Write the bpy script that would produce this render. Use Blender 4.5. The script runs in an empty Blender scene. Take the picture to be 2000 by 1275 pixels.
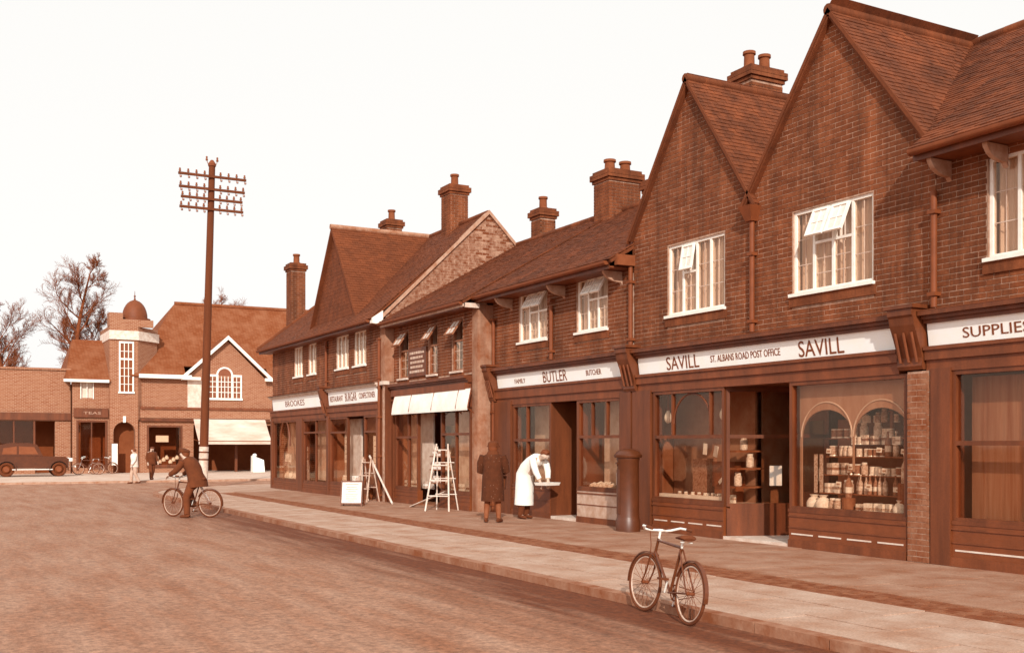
import bpy, bmesh, math, random
from mathutils import Vector, Matrix
random.seed(7)
SC = bpy.context.scene
COL = SC.collection
R = math.radians
# ---------------------------------------------------------------- camera
# world: X into the shop row, Y along the street (away), Z up, pavement at z = 0
cam_d = bpy.data.cameras.new('camera')
cam = bpy.data.objects.new('camera', cam_d); COL.objects.link(cam)
cam.location = (0, 0, 1.6)
cam.rotation_euler = (R(90), 0, -R(28.87))
cam_d.sensor_width = 36.0; cam_d.lens = 36.0 * 2100 / 2000
cam_d.shift_x = -15 / 2000; cam_d.shift_y = 230.5 / 2000
cam_d.clip_end = 2000
SC.camera = cam
# ---------------------------------------------------------------- world and sun
W = bpy.data.worlds.new('World'); SC.world = W; W.use_nodes = True
nt = W.node_tree; nt.nodes.clear()
sky = nt.nodes.new('ShaderNodeTexSky'); sky.sky_type = 'NISHITA'; sky.sun_disc = False
sky.sun_elevation = R(25); sky.sun_rotation = R(208); sky.dust_density = 4; sky.air_density = 1
bw = nt.nodes.new('ShaderNodeRGBToBW')
mx = nt.nodes.new('ShaderNodeMix'); mx.data_type = 'RGBA'; mx.inputs[0].default_value = 0.8
mx.inputs[7].default_value = (10.8, 10.65, 10.35, 1)      # thin white cloud over the whole sky
bg = nt.nodes.new('ShaderNodeBackground'); bg.inputs[1].default_value = 0.080
wo = nt.nodes.new('ShaderNodeOutputWorld')
nt.links.new(sky.outputs[0], bw.inputs[0]); nt.links.new(bw.outputs[0], mx.inputs[6])
nt.links.new(mx.outputs[2], bg.inputs[0]); nt.links.new(bg.outputs[0], wo.inputs[0])
SUN_TRAVEL = Vector((0.40, 0.81, -0.43)).normalized()
sl = bpy.data.lights.new('sun', 'SUN'); sl.energy = 2.8; sl.angle = R(0.8); sl.color = (1, .95, .86)
so = bpy.data.objects.new('sun', sl); COL.objects.link(so); so.location = (-20, -30, 30)
so.rotation_euler = SUN_TRAVEL.to_track_quat('-Z', 'Y').to_euler()
SC.view_settings.view_transform = 'Standard'; SC.view_settings.look = 'None'
SC.view_settings.exposure = 0.44; SC.view_settings.gamma = 1.0; SC.view_settings.use_curve_mapping = False
SC.render.engine = 'CYCLES'
SC.cycles.transparent_max_bounces = 16; SC.cycles.max_bounces = 8

# ---------------------------------------------------------------- materials: a sepia print, every colour lies between ink and paper
INK = (133, 69, 36); PAPER = (248, 243, 234)
def lin(c): c /= 255; return c/12.92 if c <= .04045 else ((c+.055)/1.055)**2.4
def C(k):
    if k > 1: return tuple(lin(c) * (2 - k) for c in INK) + (1,)
    return tuple(lin(min(250, i * k + p * (1 - k))) for i, p in zip(INK, PAPER)) + (1,)
MATS = {}
def M(name, k1, k2=None, scale=6, rough=.85, bump=0, island=0, stretch=None, spec=.3, metal=0, detail=5, speck=0, streak=0):
    if name in MATS: return MATS[name]
    m = bpy.data.materials.new(name); m.use_nodes = True; t = m.node_tree
    b = t.nodes['Principled BSDF']; b.inputs['Roughness'].default_value = rough
    b.inputs['Specular IOR Level'].default_value = spec; b.inputs['Metallic'].default_value = metal
    k2 = k1 if k2 is None else k2
    tc = t.nodes.new('ShaderNodeTexCoord'); mp = t.nodes.new('ShaderNodeMapping')
    if stretch: mp.inputs['Scale'].default_value = stretch
    geo = t.nodes.new('ShaderNodeNewGeometry')
    t.links.new(geo.outputs['Position'], mp.inputs[0])
    nz = t.nodes.new('ShaderNodeTexNoise'); nz.inputs['Scale'].default_value = scale; nz.inputs['Detail'].default_value = detail
    nz.inputs['Roughness'].default_value = .65
    t.links.new(mp.outputs[0], nz.inputs['Vector'])
    mr = t.nodes.new('ShaderNodeMapRange'); mr.inputs[1].default_value = .32; mr.inputs[2].default_value = .68
    t.links.new(nz.outputs[0], mr.inputs[0])
    fac = mr.outputs[0]
    if island:
        ad = t.nodes.new('ShaderNodeMath'); ad.operation = 'MULTIPLY_ADD'; ad.inputs[1].default_value = island
        sb = t.nodes.new('ShaderNodeMath'); sb.operation = 'SUBTRACT'; sb.inputs[1].default_value = .5
        t.links.new(geo.outputs['Random Per Island'], sb.inputs[0])
        t.links.new(sb.outputs[0], ad.inputs[0]); t.links.new(fac, ad.inputs[2])
        ad.use_clamp = True; fac = ad.outputs[0]
    mix = t.nodes.new('ShaderNodeMix'); mix.data_type = 'RGBA'
    mix.inputs[6].default_value = C(k1); mix.inputs[7].default_value = C(k2)
    t.links.new(fac, mix.inputs[0]); out = mix.outputs[2]
    for amt, sc, st in ((speck, 42, (1, 1, 1)), (streak, 1.5, (2.2, 2.2, .22))):
        if not amt: continue
        m2 = t.nodes.new('ShaderNodeMapping'); m2.inputs['Scale'].default_value = st; t.links.new(geo.outputs['Position'], m2.inputs[0])
        n2 = t.nodes.new('ShaderNodeTexNoise'); n2.inputs['Scale'].default_value = sc; n2.inputs['Detail'].default_value = 6; n2.inputs['Roughness'].default_value = .7; t.links.new(m2.outputs[0], n2.inputs['Vector'])
        r2 = t.nodes.new('ShaderNodeMapRange'); r2.inputs[1].default_value = .35; r2.inputs[2].default_value = .65; r2.inputs[3].default_value = 1-amt; r2.inputs[4].default_value = 1+amt*.6; t.links.new(n2.outputs[0], r2.inputs[0])
        mu = t.nodes.new('ShaderNodeVectorMath'); mu.operation = 'SCALE'; t.links.new(out, mu.inputs[0]); t.links.new(r2.outputs[0], mu.inputs[3]); out = mu.outputs[0]
    t.links.new(out, b.inputs['Base Color'])
    if bump:
        nb = t.nodes.new('ShaderNodeTexNoise'); nb.inputs['Scale'].default_value = scale * 7; nb.inputs['Detail'].default_value = 6
        t.links.new(mp.outputs[0], nb.inputs['Vector'])
        bp = t.nodes.new('ShaderNodeBump'); bp.inputs['Strength'].default_value = bump; bp.inputs['Distance'].default_value = .02
        t.links.new(nb.outputs[0], bp.inputs['Height']); t.links.new(bp.outputs[0], b.inputs['Normal'])
    MATS[name] = m
    return m
def glass_mat(name, tint, f0=.05, f1=.8):
    m = bpy.data.materials.new(name); m.use_nodes = True; t = m.node_tree; t.nodes.clear()
    o = t.nodes.new('ShaderNodeOutputMaterial'); mixs = t.nodes.new('ShaderNodeMixShader')
    tr = t.nodes.new('ShaderNodeBsdfTransparent'); tr.inputs[0].default_value = tint
    gl = t.nodes.new('ShaderNodeBsdfGlossy'); gl.inputs['Roughness'].default_value = .03; gl.inputs[0].default_value = (.92, .74, .60, 1)
    lw = t.nodes.new('ShaderNodeLayerWeight'); lw.inputs[0].default_value = .5
    pw = t.nodes.new('ShaderNodeMath'); pw.operation = 'POWER'; pw.inputs[1].default_value = 4
    ma = t.nodes.new('ShaderNodeMath'); ma.operation = 'MULTIPLY_ADD'; ma.inputs[1].default_value = f1; ma.inputs[2].default_value = f0
    nz = t.nodes.new('ShaderNodeTexNoise'); nz.inputs['Scale'].default_value = 1.5
    bp = t.nodes.new('ShaderNodeBump'); bp.inputs['Strength'].default_value = .06; bp.inputs['Distance'].default_value = .05
    t.links.new(nz.outputs[0], bp.inputs['Height']); t.links.new(bp.outputs[0], gl.inputs['Normal'])
    t.links.new(lw.outputs['Facing'], pw.inputs[0]); t.links.new(pw.outputs[0], ma.inputs[0]); t.links.new(ma.outputs[0], mixs.inputs[0])
    t.links.new(tr.outputs[0], mixs.inputs[1]); t.links.new(gl.outputs[0], mixs.inputs[2]); t.links.new(mixs.outputs[0], o.inputs[0])
    MATS[name] = m
    return m
def brickwork_mat(name, k1, k2, km, bw_=.225, bh=.075, xscale=1):
    """far brick or tile courses: too far to tell the pieces apart, so the material carries them"""
    m = bpy.data.materials.new(name); m.use_nodes = True; t = m.node_tree; b = t.nodes['Principled BSDF']
    b.inputs['Roughness'].default_value = .9; b.inputs['Specular IOR Level'].default_value = .2
    geo = t.nodes.new('ShaderNodeNewGeometry'); sp = t.nodes.new('ShaderNodeSeparateXYZ'); t.links.new(geo.outputs['Position'], sp.inputs[0])
    ad = t.nodes.new('ShaderNodeMath'); ad.operation = 'ADD'; t.links.new(sp.outputs[0], ad.inputs[0]); t.links.new(sp.outputs[1], ad.inputs[1])
    cb = t.nodes.new('ShaderNodeCombineXYZ'); t.links.new(ad.outputs[0], cb.inputs[0]); t.links.new(sp.outputs[2], cb.inputs[1])
    br = t.nodes.new('ShaderNodeTexBrick'); br.inputs['Scale'].default_value = 1
    br.inputs['Brick Width'].default_value = bw_; br.inputs['Row Height'].default_value = bh; br.inputs['Mortar Size'].default_value = .012
    br.inputs['Color1'].default_value = C(k1); br.inputs['Color2'].default_value = C(k2); br.inputs['Mortar'].default_value = C(km)
    t.links.new(cb.outputs[0], br.inputs['Vector'])
    nz = t.nodes.new('ShaderNodeTexNoise'); nz.inputs['Scale'].default_value = 1.3; nz.inputs['Detail'].default_value = 6
    t.links.new(geo.outputs['Position'], nz.inputs['Vector'])
    mx = t.nodes.new('ShaderNodeMix'); mx.data_type = 'RGBA'; mx.blend_type = 'MIX'; mx.inputs[7].default_value = C(k1 - .08)
    mr = t.nodes.new('ShaderNodeMapRange'); mr.inputs[1].default_value = .45; mr.inputs[2].default_value = .75; mr.inputs[4].default_value = .7
    t.links.new(nz.outputs[0], mr.inputs[0]); t.links.new(mr.outputs[0], mx.inputs[0]); t.links.new(br.outputs[0], mx.inputs[6])
    t.links.new(mx.outputs[2], b.inputs['Base Color'])
    bp = t.nodes.new('ShaderNodeBump'); bp.inputs['Strength'].default_value = .6; bp.inputs['Distance'].default_value = .01; bp.invert = True
    t.links.new(br.outputs[1], bp.inputs['Height']); t.links.new(bp.outputs[0], b.inputs['Normal'])
    MATS[name] = m
    return m
BRICK = M('brick', .95, 1.32, 2.2, .9, .5, island=.6, speck=.15, streak=.38)
BRICK_OLD = M('brick_old', .62, 1.2, 9, .9, .5, island=1.2, speck=.2)
MORTAR = M('mortar', .46, .72, 9, .95, .3, streak=.3)
TILE = M('roof_tile', 1.08, 1.45, 1.6, .85, .35, island=.7, speck=.2, streak=.3)
TILE_OLD = M('roof_tile_old', 1.15, 1.45, 1.6, .85, .35, island=.6, speck=.15)
RENDER = M('render_wall', .62, .92, 2.5, .92, .4, speck=.15, streak=.25)
TIMBER = M('dark_timber', 1.2, 1.45, 3, .5, .1, stretch=(1, 1, .25), spec=.4, speck=.12, streak=.3)
TIMBER2 = M('brown_timber', 1.05, 1.3, 3, .55, .1, spec=.4, speck=.12, streak=.25)
RISER = M('stall_riser_tile', 1.0, 1.3, 4, .4, .1, spec=.4)
WHITE = M('white_paint', .0, .10, 8, .55, .05)
SIGNW = M('sign_white', -.08, -.02, 3, .5)
LETTER = M('sign_letter', 1.05, 1.2, 5, .5)
LEAD = M('gutter_iron', 1.0, 1.25, 5, .6)
INTERIOR = M('shop_interior', .75, .95, 1.4, .9)
INTDARK = M('room_dark', .95, 1.2, 1.4, .95)
FLOORM = M('shop_floor', .75, .95, 2, .7)
CURTAIN = M('net_curtain', .12, .38, 5, .95, .0, stretch=(1, 3, .15))
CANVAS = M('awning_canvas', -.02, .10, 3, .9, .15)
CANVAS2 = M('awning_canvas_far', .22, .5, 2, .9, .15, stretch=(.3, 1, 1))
POT = M('chimney_pot', .95, 1.2, 5, .85, .2)
STONE = M('pale_stone', .18, .42, 4, .9, .3)
FARBRICK = brickwork_mat('far_brick', .82, 1.0, .6)
FARBRICK2 = brickwork_mat('far_brick_dark', .8, 1.0, .6)
FARTILE = brickwork_mat('far_tile', .9, 1.06, 1.2, .17, .08)
GLASS = glass_mat('window_glass', (.95, .88, .82, 1))
GLASS_SHOP = glass_mat('shop_glass', (.95, .87, .80, 1), .035, .5)
METAL = M('bright_metal', -.05, .03, 8, .3, 0, metal=.2, spec=.6)
ENAMEL = M('black_enamel', 1.35, 1.55, 8, .35, spec=.5)
TYRE = M('tyre_rubber', 1.3, 1.5, 20, .9)
SKINM = M('skin', .38, .46, 8, .6)
HAIRM = M('hair', 1.1, 1.3, 20, .7)
WOOD_PALE = M('pale_wood', .12, .38, 10, .8, .2, stretch=(1, 1, .2))
PAPERM = M('paper_card', .0, .12, 14, .8)
BARK = M('bark', 1.0, 1.25, 6, .95, .4)
TWIG = M('twig', .95, 1.2, 6, .95)

# ---------------------------------------------------------------- mesh helpers
WL = {}
class MB:
    def __init__(s): s.v = []; s.f = []
    def add(s, vs, fs):
        o = len(s.v); s.v += [tuple(p) for p in vs]; s.f += [tuple(i + o for i in q) for q in fs]; return s
    def hexa(s, p):
        return s.add(p, [(0,3,2,1),(4,5,6,7),(0,1,5,4),(1,2,6,5),(2,3,7,6),(3,0,4,7)])
    def box(s, x0, x1, y0, y1, z0, z1):
        return s.hexa([(x0,y0,z0),(x1,y0,z0),(x1,y1,z0),(x0,y1,z0),(x0,y0,z1),(x1,y0,z1),(x1,y1,z1),(x0,y1,z1)])
    def prism(s, pts, fn, c0, c1):
        n = len(pts); vs = [fn(a, b, c0) for a, b in pts] + [fn(a, b, c1) for a, b in pts]
        fs = [tuple(range(n))[::-1], tuple(range(n, 2*n))] + [(i, (i+1) % n, (i+1) % n + n, i + n) for i in range(n)]
        return s.add(vs, fs)
    def tube(s, p, q, r, r2=None, n=8, cap=True):
        p = Vector(p); q = Vector(q); r2 = r if r2 is None else r2
        d = (q - p)
        if d.length < 1e-6: return s
        d.normalize(); a = d.orthogonal().normalized(); b = d.cross(a)
        vs = [p + (a*math.cos(t) + b*math.sin(t))*r for t in [2*math.pi*i/n for i in range(n)]]
        vs += [q + (a*math.cos(t) + b*math.sin(t))*r2 for t in [2*math.pi*i/n for i in range(n)]]
        fs = [(i, (i+1) % n, (i+1) % n + n, i + n) for i in range(n)]
        if cap: fs += [tuple(range(n))[::-1], tuple(range(n, 2*n))]
        return s.add(vs, fs)
    def path(s, pts, r, n=8):
        for a, b in zip(pts[:-1], pts[1:]): s.tube(a, b, r, r, n)
        return s
    def lathe(s, c, prof, n=20):
        c = Vector(c); k = len(prof)
        vs = [c + Vector((r*math.cos(2*math.pi*i/n), r*math.sin(2*math.pi*i/n), z)) for r, z in prof for i in range(n)]
        fs = [(j*n+i, j*n+(i+1) % n, (j+1)*n+(i+1) % n, (j+1)*n+i) for j in range(k-1) for i in range(n)]
        fs += [tuple(range(n))[::-1], tuple(range((k-1)*n, k*n))]
        return s.add(vs, fs)
    def torus(s, c, u, v, RR, r, n=36, m=8, a0=0, a1=2*math.pi):
        c = Vector(c); u = Vector(u).normalized(); v = Vector(v).normalized(); w = u.cross(v); full = abs(a1-a0-2*math.pi) < 1e-6
        k = n if full else n + 1; vs = []
        for i in range(k):
            t = a0 + (a1-a0)*i/n; d = u*math.cos(t) + v*math.sin(t)
            for j in range(m):
                q = 2*math.pi*j/m; vs.append(c + d*(RR + r*math.cos(q)) + w*r*math.sin(q))
        fs = []
        for i in range(n):
            i2 = (i+1) % k
            for j in range(m): fs.append((i*m+j, i2*m+j, i2*m+(j+1) % m, i*m+(j+1) % m))
        return s.add(vs, fs)
    def loft(s, pts, ra, rb, side, n=12, squash=1):
        pts = [Vector(p) for p in pts]; k = len(pts); vs = []
        for i, p in enumerate(pts):
            t = (pts[min(i+1, k-1)] - pts[max(i-1, 0)]).normalized()
            sd = Vector(side); sd = (sd - t*sd.dot(t)).normalized(); up = t.cross(sd)
            for j in range(n):
                q = 2*math.pi*j/n; vs.append(p + sd*ra[i]*math.cos(q) + up*rb[i]*math.sin(q))
        fs = [(i*n+j, i*n+(j+1) % n, (i+1)*n+(j+1) % n, (i+1)*n+j) for i in range(k-1) for j in range(n)]
        fs += [tuple(range(n))[::-1], tuple(range((k-1)*n, k*n))]
        return s.add(vs, fs)
    def ball(s, c, rx, ry, rz, n=12, m=8):
        c = Vector(c)
        prof = [(math.sin(math.pi*i/m), -math.cos(math.pi*i/m)) for i in range(m+1)]; o = []
        for a, b in prof:
            a = max(a, .02)
            o.append((a, b))
        vs = [c + Vector((rx*a*math.cos(2*math.pi*i/n), ry*a*math.sin(2*math.pi*i/n), rz*b)) for a, b in o for i in range(n)]
        fs = [(j*n+i, j*n+(i+1) % n, (j+1)*n+(i+1) % n, (j+1)*n+i) for j in range(m) for i in range(n)]
        fs += [tuple(range(n))[::-1], tuple(range(m*n, (m+1)*n))]
        return s.add(vs, fs)
    def build(s, name, mat, parent=None, loc=None, smooth=False, label=None):
        base = Vector(loc) if loc is not None else (WL[parent.name] if parent else Vector((0,0,0)))
        me = bpy.data.meshes.new(name)
        me.from_pydata([Vector(p) - base for p in s.v], [], s.f); me.validate(); me.update()
        me.materials.append(mat)
        if smooth:
            me.polygons.foreach_set('use_smooth', [True]*len(me.polygons))
            try: me.set_sharp_from_angle(angle=R(40))
            except Exception: pass
        o = bpy.data.objects.new(name, me); COL.objects.link(o)
        if parent: o.parent = parent
        if loc is not None and not parent: o.location = base
        WL[o.name] = base
        if label: o['label'] = label
        return o
def tag(o, label, cat, group=None):
    o['label'] = label; o['category'] = cat
    if group: o['group'] = group
    return o
def thing(name, label, cat, loc, group=None):
    o = bpy.data.objects.new(name, None); COL.objects.link(o); o.location = loc; o.empty_display_size = .2
    WL[o.name] = Vector(loc); return tag(o, label, cat, group)
def boxes(parent, name, mat, *bs, **k):
    m = MB()
    for b in bs: m.box(*b)
    return m.build(name, mat, parent, **k)
UNIT = {}
def unit_box(mat):
    if mat.name not in UNIT:
        m = MB().box(-.5, .5, -.5, .5, -.5, .5); me = bpy.data.meshes.new('piece'); me.from_pydata(m.v, [], m.f); me.materials.append(mat); UNIT[mat.name] = me
    return UNIT[mat.name]
def piece(name, parent, mat, c, dims, rot=None):
    o = bpy.data.objects.new(name, unit_box(mat)); COL.objects.link(o); o.parent = parent
    o.location = Vector(c) - WL[parent.name]
    if rot is not None: o.rotation_euler = rot.to_euler()
    o.scale = dims
    return o

# ---------------------------------------------------------------- bricks
def sub_intervals(iv, cuts):
    for c0, c1 in cuts:
        out = []
        for a, b in iv:
            if c1 <= a or c0 >= b: out.append((a, b)); continue
            if c0 > a: out.append((a, c0))
            if c1 < b: out.append((c1, b))
        iv = out
    return [x for x in iv if x[1] - x[0] > .03]
def brick_list(bounds, z0, z1, openings, L=.215, H=.065, J=.012):
    out = []; row = 0; z = z0 + J/2
    while z + H <= z1 + .005:
        zm = z + H/2
        iv = sub_intervals(bounds(zm), [(o[0], o[1]) for o in openings if o[2] < zm < o[3]])
        for a, b in iv:
            u = math.floor(a/(L+J))*(L+J) - (L+J)*.5*(row % 2)
            while u < b:
                p, q = max(u, a), min(u + L, b)
                if q - p > .02: out.append((p, q, z, z + H))
                u += L + J
        row += 1; z += H + J
    return out
def lay_bricks(wall, axis, plane, bl, mat, nobj=300, proud=.006):
    """axis 'Y': wall faces -X at X=plane, u runs along Y; axis 'X': wall faces -Y at Y=plane"""
    cp = Vector((0, 0, 1.6)); D = .05
    def cen(b):
        u = (b[0]+b[1])/2; z = (b[2]+b[3])/2
        return Vector((plane, u, z)) if axis == 'Y' else Vector((u, plane, z))
    bl = sorted(bl, key=lambda b: (cen(b) - cp).length); m = MB()
    for i, b in enumerate(bl):
        pr = proud + random.uniform(-.003, .003); c = cen(b); w = b[1]-b[0]; h = b[3]-b[2]
        if axis == 'Y': c.x += D/2 - pr; dims = (D, w, h)
        else: c.y += D/2 - pr; dims = (w, D, h)
        if i < nobj: piece('brick', wall, mat, c, dims)
        else: m.box(c.x-dims[0]/2, c.x+dims[0]/2, c.y-dims[1]/2, c.y+dims[1]/2, c.z-dims[2]/2, c.z+dims[2]/2)
    if m.v:
        o = m.build('bricks', mat, wall); o['kind'] = 'stuff'
def wall_cells(axis, plane, t, u0, u1, z0, z1, openings):
    us = sorted({u0, u1, *[max(u0, min(u1, o[i])) for o in openings for i in (0, 1)]}); zs = sorted({z0, z1, *[max(z0, min(z1, o[i])) for o in openings for i in (2, 3)]})
    m = MB()
    for a, b in zip(us[:-1], us[1:]):
        run = None
        for c, d in zip(zs[:-1], zs[1:]):
            um, zm = (a+b)/2, (c+d)/2
            if any(o[0] < um < o[1] and o[2] < zm < o[3] for o in openings):
                if run: put_cell(m, axis, plane, t, a, b, *run); run = None
            else: run = (run[0], d) if run else (c, d)
        if run: put_cell(m, axis, plane, t, a, b, *run)
    return m
def put_cell(m, axis, plane, t, a, b, c, d):
    if axis == 'Y': m.box(plane, plane+t, a, b, c, d)
    else: m.box(a, b, plane, plane+t, c, d)

# ---------------------------------------------------------------- tiled roofs
def poly_iv(poly, w):
    us = []; n = len(poly)
    for i in range(n):
        (u0, w0), (u1, w1) = poly[i], poly[(i+1) % n]
        if (w0 - w)*(w1 - w) <= 0 and abs(w0-w1) > 1e-9: us.append(u0 + (u1-u0)*(w-w0)/(w1-w0))
    return (min(us), max(us)) if len(us) >= 2 else None
def tile_roof(roof, pts, mat, nobj=0, g=.1, tw=.165, visible=True):
    """pts: 3D convex polygon, pts[0]->pts[1] runs along the eave"""
    P = [Vector(p) for p in pts]; O = P[0]; e = (P[1]-P[0]).normalized()
    nrm = None
    for q in P[2:]:
        c = e.cross(q - O)
        if c.length > 1e-6: nrm = c.normalized(); break
    if nrm.z < 0: nrm = -nrm
    s = nrm.cross(e)
    if max((q-O).dot(s) for q in P) < .05: s = -s
    poly = [((q-O).dot(e), (q-O).dot(s)) for q in P]
    wmin = min(p[1] for p in poly); wmax = max(p[1] for p in poly)
    rot = Matrix((e, s, e.cross(s))).transposed()
    tilt = Matrix.Rotation(-.10, 3, 'X')
    rot2 = rot @ tilt
    if rot2.determinant() < 0: pass
    up = 1 if (e.cross(s)).dot(nrm) > 0 else -1
    lst = []; w = wmin; row = 0
    while w < wmax - .02:
        iv = poly_iv(poly, min(w + g/2, wmax - .01))
        if iv:
            a, b = iv; u = math.floor(a/tw)*tw - tw*.5*(row % 2)
            while u < b:
                p, q = max(u, a), min(u + tw - .005, b)
                if q - p > .02: lst.append((p, q, w))
                u += tw
        row += 1; w += g
    items = []
    cp = Vector((0, 0, 1.6))
    for p, q, w in lst:
        c = O + e*((p+q)/2) + s*(w + g*.55) + nrm*(.012 + random.uniform(-.003, .004))
        items.append(((c-cp).length, c, q-p))
    items.sort(key=lambda x: x[0]); m = MB(); L = g + .045; T = .018
    ax = rot2 @ Vector((1, 0, 0)); ay = rot2 @ Vector((0, 1, 0)); az = rot2 @ Vector((0, 0, 1))
    if up < 0:   # keep the lower edge proud
        tilt = Matrix.Rotation(.10, 3, 'X'); rot2 = rot @ tilt
        ax = rot2 @ Vector((1, 0, 0)); ay = rot2 @ Vector((0, 1, 0)); az = rot2 @ Vector((0, 0, 1))
    for i, (d, c, wd) in enumerate(items):
        if i < nobj:
            o = piece('tile', roof, mat, c, (wd, L, T), rot2)
        else:
            x = ax*wd/2; y = ay*L/2; z = az*T/2
            m.hexa([c-x-y-z, c+x-y-z, c+x+y-z, c-x+y-z, c-x-y+z, c+x-y+z, c+x+y+z, c-x+y+z])
    if m.v:
        o = m.build('tiles', mat, roof); o['kind'] = 'stuff'
def roof_slab(pts, th=.07):
    m = MB(); P = [Vector(p) for p in pts]; n = (P[1]-P[0]).cross(P[2]-P[0]).normalized()
    if n.z < 0: n = -n
    k = len(P); return m.add([p - n*.012 for p in P] + [p - n*th for p in P], [tuple(range(k)), tuple(range(k, 2*k))[::-1]] + [(i, (i+1) % k, (i+1) % k + k, i+k) for i in range(k)])
def ridge(parent, a, b, mat, r=.085, L=.4):
    a = Vector(a); b = Vector(b); n = max(1, int((b-a).length/L)); m = MB()
    for i in range(n):
        p = a + (b-a)*(i/n); q = a + (b-a)*((i+.985)/n); m.tube(p, q, r, r*1.03, 10)
    return m.build('ridge_tiles', mat, parent, smooth=True)
def chimney(parent, x0, x1, y0, y1, z0, z1, pots, mat=BRICK, taper=0, potr=.13, poth=.38):
    w = MB().box(x0, x1, y0, y1, z0, z1).build('chimney', MORTAR, parent)
    m = MB()
    def ring(xa, xb, ya, yb, za, zb, d=.0):
        for b in brick_list(lambda z: [(ya, yb)], za, zb, []): m.box(xa-.01-d, xa+.03, b[0], b[1], b[2], b[3])
        for b in brick_list(lambda z: [(xa-.005-d, xb+d)], za, zb, []): m.box(b[0], b[1], ya-.012-d, ya+.03, b[2], b[3])
        for b in brick_list(lambda z: [(ya, yb)], za, zb, []): m.box(xb-.03, xb+.01+d, b[0], b[1], b[2], b[3])
    ring(x0, x1, y0, y1, z0, z1-.3)
    o = m.build('bricks', mat, w); o['kind'] = 'stuff'
    c = MB()
    for i, d in enumerate((.04, .085, .085, .03)):
        c.box(x0-d, x1+d, y0-d, y1+d, z1-.3+i*.078, z1-.3+i*.078+.07)
    c.build('oversailing_course', mat, w)
    for px, py in pots:
        MB().lathe((px, py, z1), [(potr*1.15, -.02), (potr*1.2, .05), (potr*.9, .08), (potr*.85, poth-.08), (potr*1.08, poth-.06), (potr*1.05, poth), (potr*.7, poth), (potr*.7, poth-.1)], 14).build('chimney_pot', POT, w, smooth=True)
    return w

# ---------------------------------------------------------------- lettering
def text_mesh(s, height, width=None):
    cu = bpy.data.curves.new('lettering', 'FONT'); cu.body = s; cu.size = 1; cu.extrude = 0.0; cu.align_x = 'LEFT'; cu.resolution_u = 3
    ob = bpy.data.objects.new('lettering_tmp', cu); COL.objects.link(ob)
    dg = bpy.context.evaluated_depsgraph_get(); dg.update()
    me = bpy.data.meshes.new_from_object(ob.evaluated_get(dg)); bpy.data.objects.remove(ob); bpy.data.curves.remove(cu)
    xs = [v.co.x for v in me.vertices]; ys = [v.co.y for v in me.vertices]
    x0, x1, y0, y1 = min(xs), max(xs), min(ys), max(ys); ky = height/(y1-y0); kx = (width/(x1-x0)) if width else ky
    vs = [((v.co.x-x0)*kx, (v.co.y-y0)*ky) for v in me.vertices]; fs = [tuple(p.vertices) for p in me.polygons]
    bpy.data.meshes.remove(me)
    return vs, fs
def letter(parent, s, fn, height, width, name='lettering', mat=None, t=.006):
    """fn(x, y, depth) -> world point; raised letters"""
    vs, fs = text_mesh(s, height, width); n = len(vs)
    edges = {}
    for f in fs:
        for a, b in zip(f, f[1:] + f[:1]): edges[(a, b)] = 1
    rim = [(a, b) for a, b in edges if (b, a) not in edges]
    m = MB(); m.add([fn(x, y, t) for x, y in vs] + [fn(x, y, 0) for x, y in vs], fs + [(a+n, b+n, b, a) for a, b in rim])
    return m.build(name, mat or LETTER, parent)
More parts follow.
